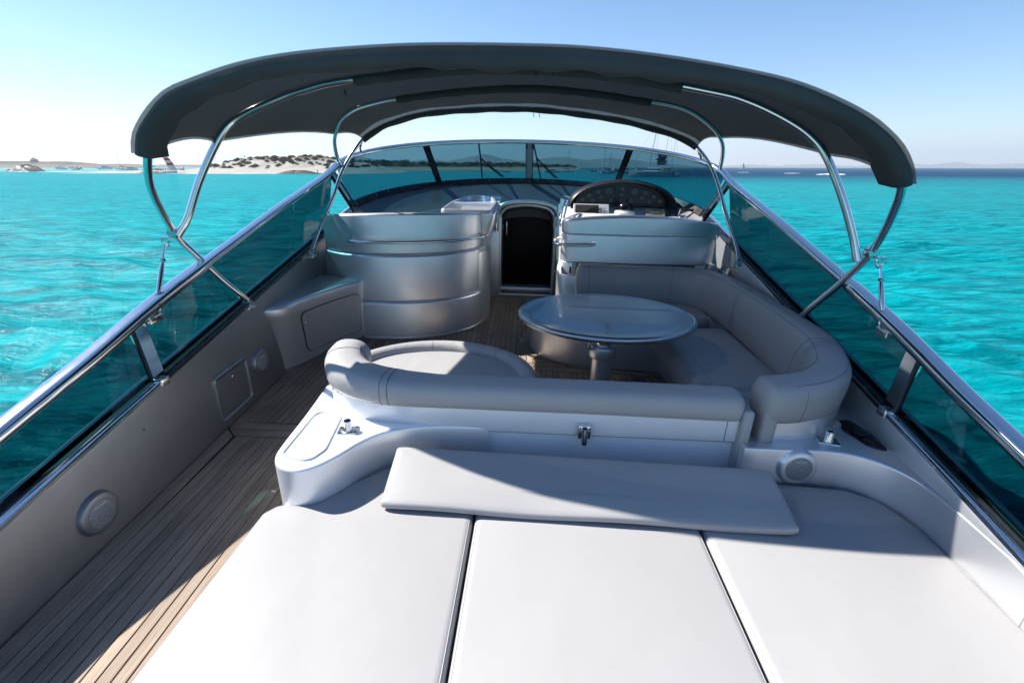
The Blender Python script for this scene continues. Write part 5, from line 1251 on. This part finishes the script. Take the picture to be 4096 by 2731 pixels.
# left: anchorage beyond the rock
motorboat('white motor yacht with a flybridge anchored nearest the headland', col(132, 560), 560, 13, R_ + 3.0)
openboat('small open boat with an outboard in front of the flybridge motor yacht', col(141, 430), 430, 7.5, R_ + .2)
motorboat('white motor yacht just left of the low dark hulled boat', col(158, 640), 640, 12, R_ + 2.8, fly=False)
openboat('dark hulled open boat among the white boats at far left', col(175, 520), 520, 8, R_ + 3.1, 'hull_dark')
motorboat('long white motor yacht behind the wading swimmers', col(240, 540), 540, 15, R_ + .1)
openboat('pale open boat low in the water near the swimmers', col(172, 390), 390, 5, R_ + .4)
sailboat('white sailing boat with a bare mast left of the canopy corner', col(277, 430), 430, 13, 14, R_ + 3.1)
motorboat('white motor boat directly behind the left end of the canopy hem', col(298, 380), 380, 10, R_ + .2, fly=False)
sailboat('white sailing boat moored behind the beach catamaran', col(352, 330), 330, 12, 14, R_ + .1)
motorboat('white motor boat half hidden behind the beach crowd', col(402, 300), 300, 9, R_ + 2.9, fly=False)
for i, (px, d, mh) in enumerate(((462, 470, 17), (494, 520, 15), (499, 560, 16), (556, 450, 18), (602, 500, 15), (631, 600, 13), (663, 480, 15), (672, 560, 15), (695, 620, 13), (717, 470, 15), (113, 900, 13), (137, 1000, 14))):
    sailboat('sailing boat moored beyond the land, only its mast showing' if i < 10 else 'distant sailing boat mast against the sky above the headland', col(px, d), d, 12, mh, R_ + (.2 if i % 2 else 2.9), group='masts behind the dune' if i < 10 else 'masts beyond the headland', lean=-.03, stay=False)
# centre: through the windscreen
motorboat('small white motor boat seen through the centre left window', col(1142, 330), 330, 6.5, R_ + 3.1, fly=False)
rib = openboat('red and black inflatable boat beside the small white motor boat', col(1163, 300), 300, 4.5, R_ + .6, 'hull_red')
motorboat('low white sports boat just right of the middle window bar', col(1268, 270), 270, 9.5, R_ + .05, fly=False)
sailboat('sailing boat with one mast right of the wiper', col(1303, 300), 300, 8.5, 12.5, R_ + .1)
motorboat('white sport fishing boat with outriggers near the single mast sailing boat', col(1328, 380), 380, 8, R_ + 1.2)
motorboat('dark hulled motor boat between the sailing boats', col(1369, 330), 330, 7, R_ + .1, 'hull_dark', fly=False)
sailboat('cream sailing boat with a tall mast right of the dark motor boat', col(1390, 300), 300, 10, 14.5, R_ + 3.0)
sailboat('grey sailing boat in front of the flybridge yacht', col(1398, 250), 250, 8, 10, R_ + .1, 'hull_grey')
motorboat('flybridge motor yacht with a dark hull in the anchorage', col(1414, 320), 320, 9, R_ + .15, 'hull_dark')
sailboat('teal hulled sailing boat with a dark sail cover', col(1440, 260), 260, 9, 13.5, R_ + .1, 'green')
sailboat('sailing boat close behind the big catamaran', col(1462, 300), 300, 10, 13, R_ + 3.0)
motorboat('white motor boat half hidden by the big catamaran', col(1466, 240), 240, 7, R_ + .2, fly=True)
sailboat('sailing boat with its mast right of the window bar', col(1518, 215), 215, 11, 22, R_ + .2, lean=.06)
sailboat('sailing boat behind the stern of the big catamaran', col(1538, 260), 260, 10, 20, R_ + .2, lean=.05)
openboat('tiny tender floating right of the catamaran', col(1556, 190), 190, 3.2, R_ + .1)
# the large catamaran
ct = thing('catamaran', 'large grey catamaran yacht with a white deckhouse at anchor', 'catamaran', place(col(1497, 163), 163), boat=False, rz=R_ + math.pi - .42); ORG[ct] = (0, 0, 0)
for s in (-1, 1):
    v, f = hullm(14.2, 2.1, 1.75, .15, .75); part(ct, 'hull', ([(x, y + s * 3.0, z) for x, y, z in v], f), 'hull_grey')
    part(ct, 'rub_rail', boxv(-7, 4.5, s * 3.0 - 1.08, s * 3.0 + 1.08, 1.42, 1.50), 'hull_white', smooth=0)
part(ct, 'bridge_deck', prism(fillet([(-5.5, -3), (3.2, -3), (3.2, 3), (-5.5, 3)], .4), .95, 1.75, .1), 'hull_white')
dkh = part(ct, 'deckhouse', loft([[(-3.6, -2.6, 1.7), (2.6, -2.3, 1.7), (2.6, 2.3, 1.7), (-3.6, 2.6, 1.7)], [(-3.4, -2.3, 2.75), (1.2, -1.9, 2.75), (1.2, 1.9, 2.75), (-3.4, 2.3, 2.75)]]), 'hull_white')
part(dkh, 'window', loft([[(-3.4, -2.56, 2.05), (2.1, -2.22, 2.05), (2.1, 2.22, 2.05), (-3.4, 2.56, 2.05)], [(-3.3, -2.45, 2.5), (1.6, -2.05, 2.5), (1.6, 2.05, 2.5), (-3.3, 2.45, 2.5)]]), 'tint')
part(ct, 'awning', prism(fillet([(-6.4, -2.6), (-2.8, -2.6), (-2.8, 2.6), (-6.4, 2.6)], .3), 3.05, 3.15, .04), 'sail_white')
for x, y in ((-6.2, -2.4), (-6.2, 2.4)): part(ct, 'awning_post', tube([(x, y, 1.7), (x, y, 3.05)], .05, 6), 'alu')
part(ct, 'mast', tube([(1.0, 0, 2.7), (-0.9, 0, 20.5)], .14, 8), 'alu')
part(ct, 'boom', tube([(.95, 0, 3.9), (-5.0, 0, 4.1)], .14, 8), 'alu')
part(ct, 'forestay', tube([(6.8, 0, 1.8), (-.7, 0, 18.6)], .055, 6), 'alu')
part(ct, 'shroud', tube([(-1.2, -3.4, 1.7), (-.6, 0, 17.5)], .03, 5), 'alu'); part(ct, 'shroud', tube([(-1.2, 3.4, 1.7), (-.6, 0, 17.5)], .03, 5), 'alu')
part(ct, 'radar', cyl((.9, -.3, 9.2), (0, 0, 1), .32, .25, 12), 'hull_white')
rg_ = np.random.default_rng(3); V, F = [], []
for i in range(9):
    z0_ = 3.6 + i * .36; w0 = 1.1 + .9 * rg_.random(); w1 = 1.0 + 1.0 * rg_.random(); o = len(V)
    v, f = boxv(-2.9 - w0, -2.9 + w1, -.06 + .3 * rg_.random(), .10 + .3 * rg_.random(), z0_, z0_ + .30 + .12 * rg_.random()); V += v; F += [tuple(q + o for q in t) for t in f]
part(ct, 'furled_sail', (V, F), 'cover', smooth=0)
# people sitting along the catamaran side are too small to read: coloured cushions and towels hung on its rail
for i, (x, cc) in enumerate(((-4.6, (.5, .12, .05)), (-3.9, (.55, .4, .1)), (-3.0, (.1, .15, .12)), (-5.4, (.4, .3, .2)), (-5.9, (.1, .1, .3)))):
    part(ct, 'towel', rbox(x - .22, x + .22, 3.9, 4.0, 1.75, 2.25, .03), simple('towel_cloth', cc, .8))
# right: far traffic
fb = motorboat('dark speedboat crossing at the right end of the canopy', col(2086, 190), 190, 6.5, R_ + .25, 'hull_dark', fly=False)
foam(col(1878, 215), col(1950, 215), 215, 1.1, 2, .55, 'white wake trailing behind the speedboat'); foam(col(1800, 260), col(1840, 260), 260, .6, 5, .2, 'faint white wake'); foam(col(1695, 300), col(1722, 300), 300, .5, 7, .15, 'faint white wake')
ss = sailboat('tiny white sailing boat far off beside the right canopy bow', col(1706, 900), 900, 12, 11, R_ + 3.0)
part(ss, 'sail', loft([[(.9, .05, 2.0), (-3.5, .6, 2.2), (-3.5, .55, 2.2)], [(.9, .02, 10.5), (.7, .06, 10.5), (.7, .04, 10.4)]]), 'sail_white')
# houses along the shores
M['wall_pale'] = simple('pale_house_wall', (.45,.42,.37), .8); M['roof_tile'] = simple('roof_tile', (.35, .17, .10), .8)
def house(label, u, d, z, w_, h_, group, flat=False):
    t = thing('house', label, 'house', place(u, d, z), group, boat=False, rz=R_); ORG[t] = (0, 0, 0)
    part(t, 'wall', boxv(-w_ / 2, w_ / 2, -w_ * .3, w_ * .3, -2, h_), 'wall_pale', smooth=0)
    part(t, 'roof', loft([[(-w_ * .55, -w_ * .35, h_), (w_ * .55, -w_ * .35, h_), (w_ * .55, w_ * .35, h_), (-w_ * .55, w_ * .35, h_)], [(-w_ * (.5 if flat else .45), -.1 - (w_ * .3 if flat else 0), h_ + (.4 if flat else w_ * .22)), (w_ * (.5 if flat else .45), -.1 - (w_ * .3 if flat else 0), h_ + (.4 if flat else w_ * .22)), (w_ * (.5 if flat else .45), .1 + (w_ * .3 if flat else 0), h_ + (.4 if flat else w_ * .22)), (-w_ * (.5 if flat else .45), .1 + (w_ * .3 if flat else 0), h_ + (.4 if flat else w_ * .22))]]), 'wall_pale' if flat else 'roof_tile', smooth=0)
    for k in (-.28, 0, .28): part(t, 'window', boxv(w_ * k - w_ * .06, w_ * k + w_ * .06, -w_ * .302, -w_ * .298, h_ * .35, h_ * .75), 'tint', smooth=0)
    return t
lh = house('white flat roofed building standing alone on the far left headland', col(82, 935), 935, SEA + 8.5, 10, 6, None, True)
part(lh, 'tower', boxv(-2, 2, -2, 2, 6, 9), 'wall_pale', smooth=0)
house('pale house with a tiled roof on the far shore left of the window bar', col(1108, 470), 470, SEA + 4.2, 9, 2.6, None)
house('small pale house among scrub right of the left wiper', col(1040, 480), 480, SEA + 4.0, 6, 2.2, None)
house('low pale house on the far shore near the middle window bar', col(1192, 470), 470, SEA + 4.0, 8, 2.0, None)
hr = np.random.default_rng(21)
for i in range(46):
    px = hr.uniform(1990, 2330) if i < 34 else hr.uniform(1600, 1900); d = 7350 + hr.uniform(-60, 60); t = house('pale house in the distant coastal town on the right horizon', col(px, d), d, SEA + hr.uniform(6, 34), hr.uniform(16, 34), hr.uniform(8, 14), 'distant coastal town', True)

# ---- people on the sand and in the shallows ----------------------
M['skin'] = leafmat('sun_tanned_skin', (.22, .11, .07), (.46, .27, .18)); 
def clothmat():
    mt, nt, b = newmat('swimwear'); oi = node(nt, 'ShaderNodeObjectInfo'); r = ramp(nt, oi.outputs['Random'], [(0, (.02, .03, .12)), (.3, (.5, .04, .05)), (.55, (.03, .03, .03)), (.8, (.05, .25, .3)), (1.0, (.6, .5, .4))]); r.color_ramp.interpolation = 'CONSTANT'
    nt.links.new(r.outputs[0], b.inputs['Base Color']); b.inputs['Roughness'].default_value = .8; return mt
M['swim'] = clothmat()
def person_mesh(step=.12, arm=.2):
    J = dict(pel=(0, 0, .93), chest=(0, 0, 1.30), neck=(0, 0, 1.47), head=(0, -.01, 1.58), top=(0, 0, 1.70), ls=(-.17, 0, 1.40), le=(-.24 - arm * .3, .02, 1.12), lh=(-.22 - arm * .5, -.08, .88), rs=(.17, 0, 1.40), re=(.24, .03, 1.12), rh=(.26, -.06, .86), lk=(-.10, -step * .5, .50), lf=(-.11, step * .2 - .02, .07), lt=(-.11, -.14 + step * .2, .03), rk=(.10, step * .3, .50), rf=(.11, step, .07), rtt=(.11, step - .13, .03), lhip=(-.09, 0, .88), rhip=(.09, 0, .88))
    E_ = [('pel', 'chest'), ('chest', 'neck'), ('neck', 'head'), ('head', 'top'), ('chest', 'ls'), ('ls', 'le'), ('le', 'lh'), ('chest', 'rs'), ('rs', 're'), ('re', 'rh'), ('pel', 'lhip'), ('lhip', 'lk'), ('lk', 'lf'), ('lf', 'lt'), ('pel', 'rhip'), ('rhip', 'rk'), ('rk', 'rf'), ('rf', 'rtt')]
    rad_ = dict(pel=.14, chest=.145, neck=.055, head=.095, top=.07, ls=.06, le=.042, lh=.032, rs=.06, re=.042, rh=.032, lhip=.095, rhip=.095, lk=.06, rk=.06, lf=.04, rf=.04, lt=.03, rtt=.03)
    nm = list(J); me = bpy.data.meshes.new('body'); me.from_pydata([J[k] for k in nm], [(nm.index(a), nm.index(b)) for a, b in E_], [])
    o = bpy.data.objects.new('body', me); COL.objects.link(o); o.modifiers.new('skin', 'SKIN'); sm = o.modifiers.new('sub', 'SUBSURF'); sm.levels = 1
    for i, k in enumerate(nm): me.skin_vertices[0].data[i].radius = (rad_[k], rad_[k]); me.skin_vertices[0].data[i].use_root = (k == 'pel')
    dg = bpy.context.evaluated_depsgraph_get(); m2 = bpy.data.meshes.new_from_object(o.evaluated_get(dg)); bpy.data.objects.remove(o); m2.name = 'body'; m2.materials.clear(); m2.materials.append(M['skin']); m2.shade_smooth(); return m2
bodies = [person_mesh(.10, .2), person_mesh(.28, .9)]
hairm = raw('hair', lathe((0, .01, 1.60), [(.098, 0), (.104, .04), (.09, .09), (.05, .12), (.005, .13)], 12), 'hull_dark').data
trm = raw('swimwear', lathe((0, 0, .78), [(.175, 0), (.180, .10), (.165, .2), (.15, .24)], 14, False), 'swim').data
for nm in ('hair', 'swimwear'):
    for o in [q for q in bpy.data.objects if q.name == nm]: bpy.data.objects.remove(o)
pr_ = np.random.default_rng(17)
def person(label, u, d, z, k, group):
    p = bpy.data.objects.new('person', bodies[k % 2]); COL.objects.link(p); p.location = place(u, d, z); p.rotation_euler = (0, 0, pr_.uniform(0, 6.28)); tag(p, label, 'person', group)
    for nm, me_ in (('hair', hairm), ('swimwear', trm)):
        c = bpy.data.objects.new(nm, me_); COL.objects.link(c); c.parent = p
for i, (px, d) in enumerate(((186, 335), (226, 330), (235, 335), (251, 345), (276, 350), (289, 338), (300, 330), (17, 330), (322, 300), (336, 260))):
    person('bather standing in the pale shallows left of the beach', col(px, d), d, SEA - .55, i, 'bathers in the shallows')
for i, (px, d) in enumerate(((346, 216), (357, 217), (361, 222), (367, 218), (372, 226), (377, 221), (383, 219), (389, 224), (393, 218), (398, 222), (401, 219), (365, 228), (420, 224))):
    person('beach goer standing on the sand by the striped sail', col(px, d), d, SEA + dh(col(px, d), d) - .03, i, 'people on the beach')
person('lone figure standing on top of the dune', col(565, 240), 240, SEA + dh(col(565, 240), 240) - .1, 0, None)
person('lone person at the right end of the rock ledge', col(727, 212), 212, SEA + dh(col(727, 212), 212), 1, None)
# beach catamaran with striped sail
bu, bd = col(386, 214), 214
bz = SEA + max(.3, dh(bu, bd))
bc = thing('beach_catamaran', 'small beach catamaran with a red and white striped sail', 'catamaran', place(bu, bd, bz), boat=False, rz=R_); ORG[bc] = (0, 0, 0)
for y in (-1.0, 1.0):
    v, f = hullm(5.2, .42, .45, .3, .6); part(bc, 'hull', ([(x, b + y, z + .2) for x, b, z in v], f), 'hull_white')
part(bc, 'trampoline', boxv(-1.6, 1.0, -1.0, 1.0, .62, .66), 'cover', smooth=0)
part(bc, 'mast', tube([(.4, 0, .6), (-2.6, .2, 9.0)], .07, 8), 'alu')
def mastp(t): return np.array([.42 - 3.0 * t, .2 * t, .9 + 8.1 * t])
def leech(t): return np.array([3.1 - 2.2 * t - 2.6 * t * t, .35 * math.sin(t * 3.14) + .2 * t, 1.3 + 7.5 * t])
for i, mt in enumerate(('sail_white', 'sail_white', 'sail_red', 'sail_white', 'sail_red', 'sail_white', 'sail_white', 'sail_red')):
    a, b = i / 8, (i + 1) / 8; g = []
    for t in np.linspace(a, b, 4): g.append([tuple(mastp(t) * (1 - q) + leech(t) * q + np.array([0, .25 * math.sin(q * 3.14), 0])) for q in np.linspace(0, 1, 7)])
    part(bc, 'sail_panel', solid_sheet(g, .02), mt)
# red parasol and a flag
pu, pd = col(412, 216), 216; pz = SEA + dh(pu, pd)
um = thing('parasol', 'red beach parasol tilted on the sand', 'parasol', place(pu, pd, pz), boat=False); ORG[um] = (0, 0, 0)
part(um, 'pole', tube([(0, 0, -.2), (.5, 0, 1.7)], .03, 6), 'alu')
part(um, 'canopy', loft([[(.45 + 1.1 * math.cos(t) * k * .95, 1.1 * math.sin(t) * k, 1.75 - .45 * k * k + .25 * -math.cos(t) * k) for t in np.linspace(0, 6.283, 16, endpoint=False)] for k in (1, .7, .35, .03)]), 'sail_red')

# ---- air ---------------------------------------------------------
hz = raw('haze', boxv(-13500, 13500, -13500, 13500, SEA - 2.0, 420), 'foam', smooth=0); hz['kind'] = 'stuff'; hz['label'] = 'thin sea haze'
hm = bpy.data.materials.new('haze'); hm.use_nodes = True; nt = hm.node_tree; nt.nodes.clear()
o_ = node(nt, 'ShaderNodeOutputMaterial'); pv = node(nt, 'ShaderNodeVolumePrincipled'); pv.inputs['Color'].default_value = (.80, .88, 1.0, 1); pv.inputs['Density'].default_value = HAZE; pv.inputs['Anisotropy'].default_value = .2
nt.links.new(pv.outputs[0], o_.inputs['Volume']); hz.data.materials.clear(); hz.data.materials.append(hm)

# ---- heel the yacht about the camera's fore-and-aft line ---------
HM = Matrix.Translation((0, 0, CAM_Z)) @ Matrix.Rotation(HEEL, 4, 'Y') @ Matrix.Translation((0, 0, -CAM_Z))
for o in BOAT:
    o.matrix_world = HM @ (Matrix.Translation(o.location) @ o.rotation_euler.to_matrix().to_4x4())
